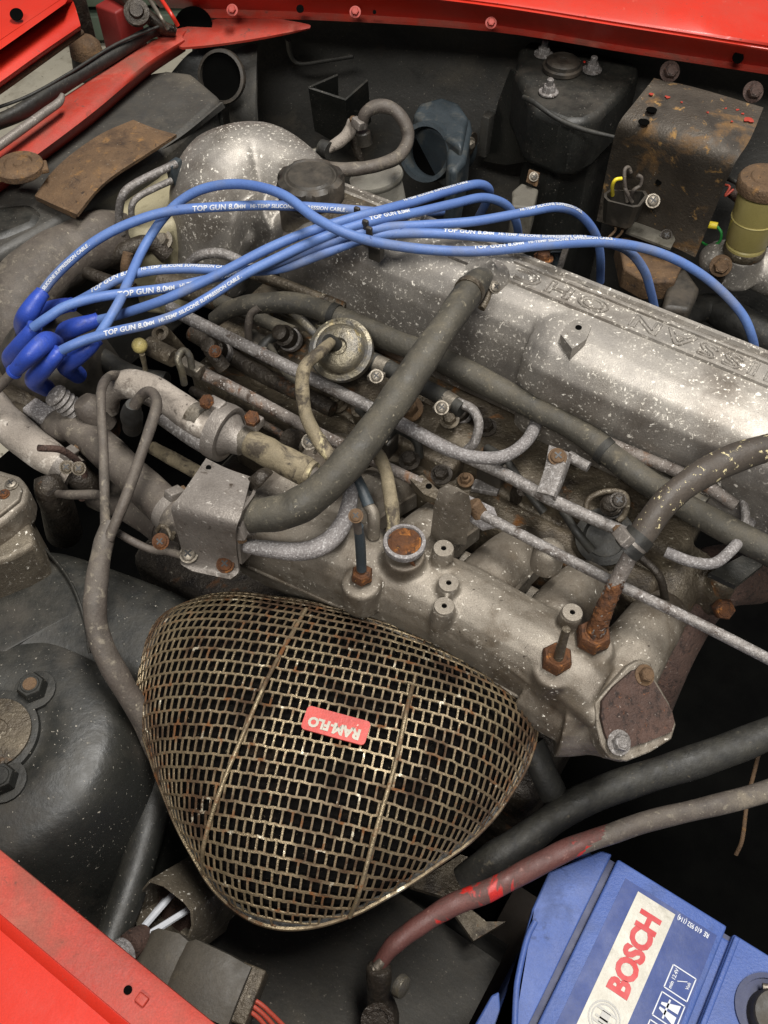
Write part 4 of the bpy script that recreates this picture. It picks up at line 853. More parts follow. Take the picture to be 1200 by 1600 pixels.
obj('clip_body', B().tube([(245, 830, .05), (252, 822, .054), (262, 828, .052), (268, 842, .05), (272, 832, .054)], 4.5), 'oily', hc); screw(P(251, 846, .054), Vector((0, -.5, .8)), .0034, 'rust', hc)
bl = thing('bellows', 'small grey ribbed rubber bellows below the blue boots', 'rubber bellows', P(100, 640, .03))
bd = (P(118, 640, .045)-P(82, 612, .06)).normalized(); b0 = P(82, 614, .06)
pr_ = [(.003, 0), (.0065, .001)]
for i in range(5): pr_ += [(.0072, .003+i*.0034), (.0056, .0047+i*.0034)]
obj('bellows', B().lathe(pr_+[(.006, .021), (.003, .0225)], b0, bd, 24), 'galv', bl)
# cast housing at the left edge
alt = thing('alternator_bracket', 'pale corroded cast housing cut off by the left edge', 'casting', P(10, 800, -.03))
bandpoly('housing_top', [(-60, 735), (-10, 730), (30, 742), (44, 760), (40, 785), (5, 815), (-60, 860)], .045, .02, 'casting', alt, .003)
bandpoly('housing_rim', [(-60, 745), (-12, 738), (24, 748), (34, 762), (30, 780), (0, 804), (-60, 840)], .0475, .004, 'casting', alt, .001)
bandpoly('housing_body', [(-60, 800), (10, 812), (40, 790), (56, 850), (20, 870), (-60, 900)], .03, .06, 'alu_dark', alt, .003)
screw(P(18, 757, .048), ZV, .003, 'steel', alt); screw(P(6, 772, .048), ZV, .0025, 'rust', alt)
# black intake duct
dt = thing('intake_duct', 'wide black plastic duct running into the mesh air cleaner', 'duct', P(130, 950, -.06))
dq = [(-90, 900), (-20, 866), (30, 848), (62, 843), (100, 848), (180, 874), (300, 921), (345, 965), (330, 1040), (260, 1090), (190, 1058), (120, 1034), (50, 1026), (-20, 1034), (-90, 1050)]
dcc = P(130, 950, 0)
dsm = catmull([P(x, y, .0) for x, y in dq]+[P(*dq[0], .0)], 5)[:-1]
drg = []
for f_, z_ in ((1.0, -.10), (1.0, -.035), (.985, -.022), (.95, -.0125), (.9, -.007), (.8, -.0035), (.6, -.001), (.3, .0), (.05, .0003)):
    drg.append([Vector(((p.x-dcc.x)*f_+dcc.x, (p.y-dcc.y)*f_+dcc.y, z_)) for p in dsm])
obj('duct', B().rings(drg), 'black_dust', dt, 60)
T('moulding_seam', [(60, 846, .0), (105, 900, .0035), (130, 960, .0035), (140, 1020, -.002)], 3, 'black_dust', dt)
# engine bits below the leads: distributor
ds = thing('distributor', 'black distributor cap under the cluster of blue boots', 'distributor', P(80, 560, .0))
obj('cap_body', B().lathe([(.034, -.03), (.034, 0), (.031, .012), (.022, .02), (.01, .022)], P(85, 560, .03), Vector((-.15, -.2, 1)), 32), 'plastic_black', ds)
obj('housing', B().lathe([(.028, -.06), (.03, -.03)], P(85, 575, .03), ZV, 28), 'dark_metal', ds)
tag(obj('water_outlet', B().tube([(-10, 600, .02), (30, 640, .02), (70, 650, .01)], X(34, 38, 30)).tube([(20, 640, .03), (55, 655, .03)], X(14, 14)), 'oily'), 'grimy rounded outlet casting under the pale hose at left', 'casting')
tag(obj('corroded_tab', B().box(P(68, 655, .03), EV*.009, NV*.006, ZV*.01, .002), 'galv_white'), 'whitish corroded metal tab left of the bellows', 'bracket')
# injectors and clutter on the head, seen between the rails
def injector(px, py, z, i, lab):
    t = thing('injector', lab, 'injector', P(px, py, z-.02), 'fuel injectors along the head')
    ax = (ZV*.8-NV*.55).normalized(); p = P(px, py, z); k = mpp(p)
    obj('body', B().lathe([(13*k, -.03), (13*k, -.006), (17*k, -.005), (17*k, .002), (12*k, .003), (12*k, .009), (8*k, .010)], p, ax, 24), 'dark_metal', t)
    obj('collar', B().lathe([(18*k, -.012), (19*k, -.010), (19*k, -.007), (17*k, -.006)], p, ax, 24), 'galv', t)
for i, (x, y, lab) in enumerate(((445, 525, 'dark injector with zinc collar left of the round regulator'), (335, 545, 'dark injector between the two rails below the blue leads'), (715, 640, 'dark injector with rusty collar under the diagonal hose'), (955, 790, 'dark injector inside the clip ring near flecked hose'))):
    injector(x, y, .035, i, lab)
ft_ = thing('injector_holder', 'oval metal clip ring with a screw under the long dark hose', 'clip', P(955, 790, .03))
T('clip_ring', [(915, 800, .045), (920, 780, .05), (945, 768, .054), (972, 770, .055), (980, 785, .052), (975, 805, .046), (965, 815, .044)], 6, 'oily', ft_)
screw(P(966, 782, .06), Vector((0, -.4, .9)), .0034, 'dark_metal', ft_)
tag(obj('rubber_grommet', B().lathe([(.016, -.02), (.0165, 0), (.012, .001), (.011, -.006)], P(945, 838, .02), (ZV*.8-NV*.5), 28), 'rubber_black'), 'black rubber grommet in the manifold beneath the fuel rail', 'grommet')
def nutthing(name, lab, cat, px, py, z, r, m, ax=ZV, stud=0.0):
    t = thing(name, lab, cat, P(px, py, z)); bolt(P(px, py, z), ax, r, m, t, 'head', True, stud); return t
nutthing('hex_bolt', 'rusty bolt head in a dark recess right of the diagonal hose', 'bolt', 640, 640, .03, .006, 'rust_brown', ZV-NV*.4)
nutthing('hex_bolt', 'bare bolt head below the short elbow pipe', 'bolt', 703, 657, .035, .004, 'oily', ZV-NV*.3)
kn = thing('knurled_cap', 'knurled dark metal cap left of the cream regulator hose', 'cap', P(450, 690, .03))
obj('cap', B().rings([[P(450, 690, .035)+((EV*.9+ZV*.3).normalized()*h)+(NV*math.cos(a)+(ZV*.9-EV*.3).normalized()*math.sin(a))*r*(1+(.05 if i % 2 else 0)) for i, a in enumerate([2*math.pi*j/48 for j in range(48)])] for r, h in ((.006, 0), (.0078, .0005), (.0078, .007), (.006, .008))]), 'dark_metal', kn)
sc_ = thing('screw_clip', 'small clip with a bright cross screw below the regulator hose', 'clip', P(484, 692, .04))
screw(P(484, 690, .056), Vector((-.1, -.5, .8)), .0036, 'steel', sc_); T('clip_loop', [(470, 706, .045), (472, 692, .052), (484, 684, .054), (498, 692, .052), (492, 708, .045)], 3.5, 'steel', sc_)
dv = thing('screw_stub', 'ribbed black stub with rusty screw between the rails', 'fitting', P(345, 560, .04))
T('stub', [(350, 575, .04), (338, 560, .046), (330, 548, .05)], [15, 14, 12], 'dark_metal', dv); screw(P(336, 549, .054), Vector((0, -.5, .8)), .003, 'rust', dv)
# blurred-in-shadow clutter left of the cover
for i, (pts, r, m, lab) in enumerate((
    ([(150, 415, .0), (190, 395, .02), (235, 380, .02), (262, 400, .01)], 18, 'dark_metal', 'dark curved coolant stub below the upper blue lead'),
    ([(120, 420, .02), (160, 435, .02), (210, 452, .018)], 12, 'dark_metal', 'thin grimy pipe behind the printed blue lead'),
    ([(250, 440, .02), (300, 455, .018), (345, 470, .02)], 22, 'oily', 'flaking grey casting lump behind the blue leads'),
    ([(290, 420, .04), (310, 400, .05), (345, 396, .052), (380, 410, .05), (400, 425, .045)], 10, 'galv', 'rough grey bent pipe under the blue leads'),
    ([(200, 395, .03), (196, 420, .02), (200, 450, .0)], 10, 'rust_brown', 'rusty upright strip behind crossing blue leads'),
    ([(340, 470, .03), (400, 495, .03), (460, 520, .03)], 14, 'rubber', 'dark hose running to the regulator under the rail'),
    ([(300, 520, .02), (400, 580, .02), (520, 640, .02)], 16, 'dark_metal', 'dark lower pipe between the two steel rails'),
    ([(160, 560, .03), (210, 590, .03), (260, 600, .03)], 22, 'rubber_black', 'black hose stub below the ivory knob'))):
    tag(T('engine_pipe', pts, r, m, seg=18), lab, 'pipe')
# right hand: exhaust-brown pipe behind the rod
eg = thing('brown_casting_pipe', 'dark reddish brown pipe in shadow right of the manifold', 'pipe', P(1080, 960, -.1))
T('pipe', [(985, 1140, -.10), (1012, 1060, -.06), (1045, 985, -.04), (1085, 925, -.03), (1130, 900, -.03), (1180, 900, -.05)], X(48, 52, 54, 54, 50, 44), 'rust_plate', eg, seg=26)
bolt(P(1128, 950, -.005), Vector((0, -.6, .7)), .0062, 'rust', eg, 'bolt', False)
obj('dark_plate', B().prism([P(1108, 895, .02), P(1160, 868, .02), P(1195, 880, .02), P(1150, 915, .02)], ZV*-.004), 'black_dust', eg)
# ================================================================== LEADS
R_ = .0028
leadm = 'wire_blue'
TXT = 'TOP GUN 8.0'; TXT2 = 'HI-TEMP SILICONE SUPPRESSION CABLE .'
def lead(pts, label, texts=(), boot=None, bootr=None):
    t = thing('ignition_lead', label, 'ignition lead', pts_of(pts)[0], 'blue ignition leads')
    T('cable', pts, R_, leadm, t, seg=16)
    for full, s0, phi, scl in texts:
        sz = .0042*scl
        if 'T' in full:
            text_tube('TOP GUN 8.0', sz, pts, R_, s0, phi, 'print', t, bold=.00012, spacing=1.05); wd = sz*6.15
            text_tube('MM', sz*.72, pts, R_, s0+wd, phi-.06, 'print', t, bold=.0001)
            s1 = s0+wd+sz*1.75
        else: s1 = s0
        if 'H' in full: text_tube(TXT2, sz*.70, pts, R_, s1, phi-.05, 'print', t, bold=.00009, spacing=1.05)
        if 'S' in full: text_tube('SILICONE SUPPRESSION CABLE .', sz*.72, pts, R_, s1, phi, 'print', t, bold=.00009)
    if boot:
        bq = pts_of(boot); d_ = (bq[0]-bq[1]).normalized()
        obj('boot_cuff', B().lathe([(R_*1.05, -.001), (R_*1.5, -.001), (R_*1.55, .0006), (R_*1.05, .0012)], bq[0], d_, 20), 'boot_blue', t)
        T('boot', boot, [q*1.0 for q in (bootr or [13, 17, 20, 19, 17])], 'boot_blue', t, seg=22)
    return t
ZL = .118
lead([(62, 462, .086), (82, 436, .092), (110, 408, .10), (150, 376, .108), (200, 350, .114), (260, 331, .118), (330, 324, .12), (420, 321, .12), (510, 325, .118), (585, 331, .114), (640, 334, .10), (690, 330, .085)],
     'printed blue ignition lead running level in front of the aluminium elbow', [('TH', .107, -.05, 1.0), ('S', .004, .2, .9)], [(66, 458, .088), (55, 473, .086), (43, 493, .08), (38, 507, .065), (40, 520, .045)], [14, 17, 20, 20, 18])
lead([(148, 533, .088), (165, 508, .094), (186, 472, .098), (202, 436, .098), (222, 392, .10), (248, 350, .108), (275, 320, .116), (310, 298, .124), (355, 288, .13), (400, 291, .134), (445, 306, .136), (495, 342, .135), (545, 366, .132), (600, 381, .126), (680, 391, .122), (760, 392, .12), (860, 382, .118), (950, 379, .112), (1030, 395, .10), (1100, 432, .085), (1155, 485, .068), (1176, 530, .05), (1180, 570, .02)],
     'longest blue ignition lead arching over the elbow and ending at far right', [('TH', .298, .95, .95)], [(150, 530, .088), (138, 543, .086), (118, 558, .08), (104, 570, .070), (122, 586, .050)], [13.5, 16, 19, 20, 17])
lead([(150, 501, .075), (175, 495, .08), (215, 483, .09), (260, 467, .098), (310, 444, .104), (360, 419, .11), (420, 388, .116), (480, 363, .12), (540, 344, .123), (580, 333, .122), (640, 317, .116), (700, 299, .112), (745, 288, .108), (764, 296, .098), (760, 315, .082), (745, 345, .06)],
     'topmost blue ignition lead of the far fan, looping down by the canister', [('H', .205, 1.0, .9)], [(152, 500, .075), (140, 504, .075), (118, 511, .073), (104, 518, .062), (100, 526, .045)], [13.5, 15, 18, 19, 18])
lead([(92, 550, .09), (112, 540, .094), (140, 529, .096), (180, 518, .098), (230, 507, .10), (280, 490, .103), (330, 462, .106), (380, 430, .11), (430, 405, .114), (490, 377, .118), (545, 356, .12), (590, 344, .12), (650, 332, .114), (710, 318, .11), (755, 309, .105), (790, 320, .092), (806, 345, .075), (811, 375, .05)],
     'blue ignition lead printed along its slope above the fuel rail', [('TH', .028, .12, .92), ('T', .190, .75, .9)], [(94, 548, .09), (84, 559, .088), (66, 578, .08), (54, 594, .068), (72, 606, .050)], [13, 15.5, 18, 18.5, 17])
lead([(52, 512, .09), (75, 496, .096), (105, 478, .10), (150, 465, .10), (205, 457, .098), (260, 450, .096), (310, 440, .096), (360, 428, .10), (420, 414, .108), (480, 391, .113), (540, 370, .116), (600, 356, .116), (660, 352, .114), (740, 346, .112), (820, 332, .11), (870, 324, .106), (905, 335, .092), (930, 365, .072), (938, 400, .05), (938, 440, .02)],
     'blue ignition lead rising from the leftmost boot with print near its start', [('TH', .052, -.05, 1.05), ('H', .295, .8, .95)], [(54, 510, .088), (46, 522, .084), (30, 542, .074), (18, 558, .060), (20, 568, .040)], [13, 15, 17, 18, 17])
lead([(70, 486, .065), (110, 476, .075), (150, 456, .088), (185, 436, .094), (230, 424, .096), (280, 420, .096), (330, 421, .096), (380, 424, .097), (440, 419, .104), (500, 398, .11), (560, 376, .112), (605, 366, .113), (680, 365, .113), (760, 370, .112), (850, 375, .11), (920, 376, .106), (975, 388, .095), (1005, 420, .075), (1018, 460, .05), (1026, 500, .02)],
     'blue ignition lead dusty at its left bend, second from the front on the right', [('TH', .045, .75, .95), ('TH', .258, .85, .95)], [(112, 476, .072), (98, 478, .07), (78, 484, .066), (68, 490, .055), (66, 498, .04)], [13, 15, 17, 18, 17])
lead([(-30, 632, .06), (0, 603, .068), (16, 586, .074), (26, 576, .078)], 'short grey dusted coil lead leaving the lower left edge', (), [(22, 581, .084), (34, 568, .09), (50, 552, .096), (72, 534, .094), (86, 536, .075)], [13, 15.5, 18, 20, 17])
[c_ for c_ in bpy.data.objects['ignition_lead.006'].children if c_.name.startswith('cable')][0].data.materials[0] = M['rubber_grey']
for nm in ('lead_holder',):
    lhd = thing('lead_holder', 'black comb holder separating the blue leads over the cover', 'cable clip', P(575, 372, .10))
    obj('comb_bar', B().tube([P(553, 326, .114), P(575, 360, .112), P(592, 396, .106)], [6, 6, 6], squash=.6), 'plastic_black', lhd)
    for x, y in ((558, 331), (566, 340), (571, 351), (577, 362)): obj('comb_tooth', B().box(P(x, y, .1215), EV*.0018, NV*.0012, ZV*.003, .0006), 'plastic_black', lhd)
    obj('comb_foot', B().box(P(588, 393, .108), EV*.004, NV*.003, ZV*.005, .001), 'plastic_black', lhd)
    lh2 = thing('lead_clip', 'small dark clip holding two blue leads over the cover edge', 'cable clip', P(882, 405, .09))
    obj('clip_plate', B().prism([P(884, 378, .118), P(892, 379, .118), P(880, 418, .095), P(872, 415, .095)], -NV*.002), 'galv', lh2)
    obj('clip_back', B().prism([P(862, 392, .10), P(880, 392, .10), P(876, 416, .09), P(856, 402, .09)], -NV*.002), 'slate', lh2)

# more of what shows in the gaps between the rails
hp = lambda name, b, m: obj(name, b, m, eng)
for px, py, z, r in ((430, 512, .02, 15), (462, 545, .016, 12), (600, 690, .012, 14), (560, 640, .016, 12), (780, 690, .012, 14), (820, 715, .012, 11), (905, 735, .012, 16), (250, 520, .015, 14), (380, 560, .01, 13)):
    c_ = P(px, py, z); k_ = mpp(c_)
    hp('head_boss', B().lathe([(r*k_*1.3, -.03), (r*k_*1.15, -.006), (r*k_, 0), (r*k_*.5, .0004), (r*k_*.45, -.003)], c_, (ZV-NV*.35), 20), 'oily')
hp('runner_flange', B().box(P(655, 715, .006), EV*.028, NV*.007, ZV*.014, .003), 'oily')
hp('runner_flange', B().box(P(790, 690, .004), EV*.020, NV*.012, ZV*.012, .003), 'oily')
hp('heat_plate', B().box(P(470, 500, .022), EV*.022, NV*.006, ZV*.004, .001), 'plated')
hp('heat_plate', B().box(P(690, 672, .02), EV*.024, NV*.010, ZV*.006, .002), 'oily')
for px, py in ((640, 720), (690, 742), (600, 660), (760, 668)): bolt(P(px, py, .022), ZV-NV*.3, .0045, 'dark_metal', eng, 'head_bolt')

# thin hoses, wires and plugs among the rails
for pts, r, m, lab in (
    ([(560, 640, .03), (590, 665, .036), (625, 672, .036), (650, 690, .03), (655, 715, .02)], 8, 'rubber_black', 'thin black wire looping out under the diagonal hose'),
    ([(395, 520, .03), (420, 540, .034), (440, 575, .034), (470, 600, .03)], 8, 'rubber', 'thin dark hose left of the regulator and behind the rail'),
    ([(300, 610, .03), (360, 640, .036), (420, 668, .036), (470, 700, .034)], 9, 'dark_metal', 'thin oily pipe just below the rust spotted shaft'),
    ([(240, 700, .02), (275, 720, .026), (320, 745, .026)], 14, 'cream_hose', 'short tan pipe between the brown hose and the check valve'),
    ([(760, 700, .03), (790, 720, .034), (812, 752, .03), (850, 800, .02)], 9, 'rubber_black', 'black wire dropping under the fuel rail bracket'),
    ([(880, 800, .03), (900, 830, .03), (925, 860, .022)], 9, 'rubber_black', 'black wire beside the rubber grommet on the manifold'),
    ([(1000, 870, .03), (1030, 900, .026), (1040, 940, .01)], 8, 'dark_metal', 'dark thin pipe behind the rusty coolant pipe'),
    ([(150, 715, .03), (180, 725, .03), (215, 760, .02)], 8, 'rubber_black', 'thin black wire under the brown grey hose'),
    ([(60, 700, .06), (100, 705, .05), (130, 735, .03), (128, 780, .01)], 7, 'rust_plate', 'thin reddish pipe hanging from the pale hose end'),
    ([(430, 470, .03), (470, 500, .034), (500, 530, .03)], 9, 'plated', 'brassy thin pipe left of the round regulator')):
    tag(T('thin_pipe', pts, r, m, seg=12), lab, 'pipe')
for px, py, lab in ((598, 690, 'black wiring plug under the diagonal hose near the shaft'), (770, 735, 'black wiring plug below the branching white pipe'), (410, 545, 'black wiring plug left of the round regulator')):
    t = thing('injector_plug', lab, 'wiring plug', P(px, py, .02), 'injector wiring plugs')
    obj('plug_body', B().box(P(px, py, .028), EV*.008, NV*.006, ZV*.007, .0015), 'plastic_black', t)
    T('plug_boot', [P(px, py, .033), P(px+12, py-14, .036), P(px+28, py-22, .034)], [13, 10, 7], 'rubber_black', t)
    obj('plug_clip', B().box(P(px-4, py-4, .0358), EV*.005, NV*.0012, ZV*.0008, .0003), 'steel', t)
# ================================================================== FAR SIDE OF THE BAY
cn = thing('fuel_filter', 'silver metal canister filter with printed marks behind the oil cap', 'filter', P(605, 330, -.02))
cax2 = (ZV*.96-EV*.22-NV*.02).normalized(); cb0 = P(588, 278, .02); k = mpp(cb0)
obj('canister', B().lathe([(38*k, -.06), (39*k, -.012), (38*k, -.004), (42*k, -.002), (43*k, 0), (42*k, .002), (36*k, .003), (.001, .0045)], cb0, cax2, 40), 'can', cn)
cxd = (EV*.97+ZV*.22).normalized()
text_plane('lettering', 'WK 66', .010, cb0-cax2*.030+cxd*-.006-NV*(39*k)+EV*.004, cxd, cax2, 'print_dark', cn, .0002, 1, .0015)
T('spigot', [cb0+cax2*.002-EV*.010, cb0+cax2*.016-EV*.013, cb0+cax2*.032-EV*.016], [8, 8, 9], 'dark_metal', cn)
obj('spigot_collar', B().lathe([(.006, 0), (.006, .009), (.005, .010)], P(570, 225, .05), (ZV-EV*.2), 20), 'plastic_black', cn)
fhz = thing('filter_hose', 'grey rubber hose curled in a loop over the silver canister', 'hose', P(600, 250, .03))
T('hose', [(565, 196, .066), (572, 176, .076), (592, 166, .08), (616, 172, .078), (634, 195, .07), (637, 220, .062), (622, 244, .058), (592, 258, .056), (560, 264, .056), (530, 264, .056), (505, 260, .054)], [10.5, 12, 13, 13, 13, 13, 13, 13, 13, 12.5, 12], 'rubber_grey', fhz, seg=18)
sh2 = thing('banjo_hose', 'mottled grey hose with brass pipe end above the oil cap', 'hose', P(520, 220, .04))
T('hose', [(510, 234, .05), (530, 222, .054), (546, 205, .06), (553, 190, .066)], [9, 12, 13, 12], 'white_hose', sh2)
T('pipe', [(405, 222, .045), (435, 234, .046), (470, 238, .048), (512, 234, .05)], [7, 6, 5.5, 6], 'plated', sh2)
obj('clip', B().lathe([(.0062, -.004), (.0066, 0), (.0062, .004)], P(508, 233, .051), EV, 16), 'rubber_black', sh2)
# washer pump style grey canister with open mouth
wc = thing('round_duct_housing', 'slate grey plastic housing with a round open mouth by the wall', 'duct', P(680, 250, -.05))
ma = Vector((-.45, -.78, .42)).normalized(); m0 = P(664, 238, -.005)
obj('mouth', B().tube([m0-ma*.06, m0-ma*.03, m0-ma*.008, m0], [.024, .0245, .025, .0245], seg=36, hollow=.84), 'slate', wc)
bandpoly('housing', [(645, 178), (655, 160), (690, 150), (718, 160), (732, 182), (722, 232), (700, 215), (670, 195)], .012, .05, 'slate', wc, .004)
bandpoly('housing_side', [(700, 205), (735, 180), (738, 200), (728, 250), (712, 268), (698, 262)], .004, .06, 'slate', wc, .004)
obj('mouth_dark', B().lathe([(.0205, 0), (.0205, .001)], m0-ma*.020, ma, 30), 'void', wc)  # near-black disc paints the shade inside the mouth
obj('mount_foot', B().lathe([(.006, 0), (.010, .004), (.010, .006)], P(728, 222, -.01), EV, 18), 'dark_metal', wc)
bolt(P(733, 224, -.004), EV-NV*.5, .004, 'steel', wc)
# relay on the strut
rl = thing('relay', 'small grey relay block with a metal tab in front of the strut', 'relay', P(822, 320, -.03))
bandpoly('relay_body', [(800, 298), (815, 285), (842, 295), (834, 325), (800, 322)], -.01, .03, 'relay', rl, .002)
obj('tab', B().prism([P(822, 284, -.008), P(826, 266, .0), P(842, 272, .0), P(838, 292, -.008)], NV*.002), 'rust_brown', rl)
screw(P(834, 276, .0), Vector((0, -.7, .6)), .003, 'steel', rl)
# relay plate: bent rusty sheet
rp_ = thing('relay_plate', 'bent rust stained steel plate with holes and red paint spots', 'metal plate', P(1060, 280, -.05))
rows = [[(1022, 122, .058), (1080, 135, .058), (1140, 152, .058), (1193, 168, .058)],
        [(990, 162, .054), (1060, 180, .056), (1120, 200, .056), (1172, 218, .054)],
        [(967, 192, .046), (1040, 212, .049), (1100, 232, .049), (1150, 252, .046)],
        [(957, 225, .026), (1030, 248, .029), (1085, 268, .029), (1134, 286, .026)],
        [(946, 275, -.004), (1018, 298, -.002), (1072, 318, -.002), (1115, 333, -.004)],
        [(932, 345, -.046), (1000, 366, -.045), (1050, 385, -.045), (1086, 402, -.046)]]
strip('plate', rows, .002, 'paint_flake_steel', rp_)
plate_n = Vector((-.1, -.62, .78))
for x, y, z, rx in ((1018, 172, .0565, 8.5), (1006, 191, .0535, 9)): obj('hole', B().lathe([(rx*mpp(P(x, y, z)), 0), (rx*mpp(P(x, y, z)), .0005)], P(x, y, z), ZV, 18), 'void', rp_)
obj('hole', B().lathe([(.0025, 0), (.0025, .0006)], P(1029, 285, .0085), plate_n, 16), 'void', rp_)
for x, y, r in ((1046, 321, 4), (1066, 329, 5)): obj('green_plug', B().lathe([(r*.00049, 0), (r*.00045, .001)], P(x, y, -.011), plate_n, 14), 'green_dot', rp_)
rs = random.Random(5)
for x, y, r in ((1170, 188, 9), (1152, 172, 4), (1134, 170, 3), (1043, 152, 5), (1018, 148, 5), (1065, 160, 3), (1106, 176, 3), (1143, 190, 3), (1160, 178, 3)):
    p = P(x, y, .0575); poly = [p+Vector((math.cos(a), math.sin(a), 0))*r*.00045*rs.uniform(.4, 1.1) for a in [2*math.pi*i/9 for i in range(9)]]
    obj('paint_spot', B().prism(poly, ZV*.0004), 'red_dirty', rp_)
for x, y in ((1046, 112), (1176, 144)): bolt(P(x, y, .063), Vector((0, -.75, .6)), .0055, 'rust_plate', rp_)
screw(P(1105, 309, .005), plate_n, .0045, 'oily', rp_)
screw(P(1020, 314, -.002), plate_n, .0045, 'steel', rp_)
bandpoly('strap', [(985, 352), (1000, 342), (1052, 365), (1055, 375), (1048, 388), (978, 362)], -.035, .002, 'relay', rp_, 0)
screw(P(1041, 368, -.034), plate_n, .004, 'dark_metal', rp_)
# connector with cut wires on the plate
cc_ = thing('open_connector', 'black open plug socket with cut grey and yellow wires', 'connector', P(975, 330, -.02))
sockp = [P(x, y, .002) for x, y in ((944, 302), (953, 296), (1008, 298), (1013, 305), (1000, 322), (990, 324), (950, 314), (944, 308))]
sockc = sum(sockp, Vector())/len(sockp)
sb = B().rings([[p-ZV*.022+(sockc-p)*.2 for p in sockp], sockp, [sockc+(p-sockc)*.86+ZV*.0002 for p in sockp], [sockc+(p-sockc)*.8-ZV*.012 for p in sockp]])
obj('socket', sb, 'plastic_black', cc_)
T('yellow_wire', [(957, 305, -.002), (957, 290, .012), (962, 281, .018), (971, 279, .018)], 3.6, 'yellow_bright', cc_)
for pts in ([(980, 315, -.004), (976, 285, .012), (976, 266, .02), (982, 262, .02), (986, 270, .016)], [(986, 312, -.004), (990, 298, .008), (1000, 290, .012), (1002, 278, .018), (996, 274, .02)], [(988, 316, -.004), (978, 298, .006), (974, 285, .01)]):
    T('grey_wire', pts, 3.8, 'rubber_grey', cc_)
T('loose_wire', [(955, 345, -.02), (962, 358, -.025), (950, 372, -.03)], 2.5, 'rust_brown', cc_); T('loose_wire', [(972, 345, -.02), (972, 362, -.028), (958, 376, -.034)], 2.5, 'rust_brown', cc_)
ew = thing('earth_wire', 'thin wire with yellow crimp terminal on the rusty plate', 'wire', P(1105, 352, -.03))
obj('ring_terminal', B().lathe([(.0045, 0), (.0045, .001), (.003, .0025)], P(1088, 343, -.024), plate_n, 18), 'galv_white', ew)
T('crimp', [P(1097, 349, -.022), P(1108, 351, -.020), P(1121, 353, -.019)], [5.5, 7, 6.5], 'yellow_bright', ew)
T('wire', [P(1121, 354, -.019), P(1127, 364, -.022), P(1124, 378, -.03), P(1108, 384, -.038), P(1095, 378, -.045)], 2.6, 'green_dot', ew)
# brake master cylinder and reservoir
mc = thing('brake_reservoir', 'yellowed cylindrical fluid reservoir with rusty cap at right edge', 'reservoir', P(1165, 390, -.03))
ra = (P(1196, 285, .04)-P(1163, 390, -.02)).normalized(); r0 = P(1163, 390, -.025)
obj('jar', B().lathe([(.0135, -.004), (.0155, 0), (.0155, .006), (.0145, .007), (.0165, .010), (.0175, .052), (.0175, .056)], r0, ra, 36), 'yellow', mc)
obj('cap', B().lathe([(.018, .055), (.0205, .056), (.0205, .063), (.019, .065), (.012, .0655), (.011, .0665), (.006, .0665), (.0001, .067)], r0, ra, 40), 'rust_brown', mc)
for h in (.030,): obj('moulded_line', B().lathe([(.0168+h*.02, h), (.0172+h*.02, h+.0006), (.0168+h*.02, h+.0012)], r0, ra, 36), 'yellow', mc)
obj('clamp_band', B().lathe([(.016, -.003), (.0165, -.002), (.0165, .003), (.016, .004)], r0, ra, 36), 'oily', mc)
mcy = thing('brake_master_cylinder', 'dull silver master cylinder below the yellowed reservoir', 'cylinder', P(1160, 410, -.06))
cast('cylinder_casting', B().tube([(1108, 400, -.05), (1140, 405, -.05), (1200, 425, -.05), (1260, 450, -.05)], X(22, 30, 34, 36), seg=24).lathe([(.017, -.03), (.016, -.003)], r0, ra, 28).ball(P(1118, 405, -.045), .014), 'alu', mcy, .0018, 4)
bolt(P(1126, 415, -.03), Vector((-.2, -.8, .5)), .006, 'rust_brown', mcy)
T('bleed_port', [(1125, 425, -.04), (1120, 445, -.06)], [12, 14], 'dark_metal', mcy)
sr = thing('relay_case', 'dark relay case with rusted lid corner between two blue leads', 'case', P(1045, 440, -.06))
bandpoly('rusty_lid', [(965, 372), (990, 368), (1072, 402), (1055, 440), (1010, 440), (975, 420)], -.05, .02, 'rust_brown', sr, .002)
bandpoly('case_body', [(1048, 430), (1070, 415), (1095, 450), (1080, 485), (1035, 480)], -.055, .05, 'plastic_black', sr, .004)
tag(T('dark_rear_hose', [(1060, 500, -.1), (1110, 480, -.1), (1180, 520, -.1), (1260, 560, -.1)], [26, 30, 36, 36], 'rubber_black'), 'dark hose in shadow behind the far end of cover', 'hose')
pw = thing('loose_red_wires', 'loose red wires hanging beside the rusty plate', 'wire', P(1130, 300, -.02))
T('wire', [(1128, 288, -.01), (1140, 292, -.008), (1133, 306, -.014), (1146, 296, -.01)], 2.4, 'copper_red', pw)
T('dark_plug', [(1142, 300, -.02), (1160, 315, -.025), (1150, 335, -.04)], [10, 13, 9], 'rust_plate', pw)
T('black_lead', [(1135, 278, -.01), (1150, 285, -.005), (1172, 296, -.01)], 5, 'rubber_black', pw)
tag(T('thin_black_cable', [(818, 152, .05), (835, 160, .052), (870, 185, .048), (910, 202, .045), (960, 214, .046)], [5, 5, 5, 5, 4], 'rubber_black'), 'thin black cable crossing below the far strut tower', 'cable')
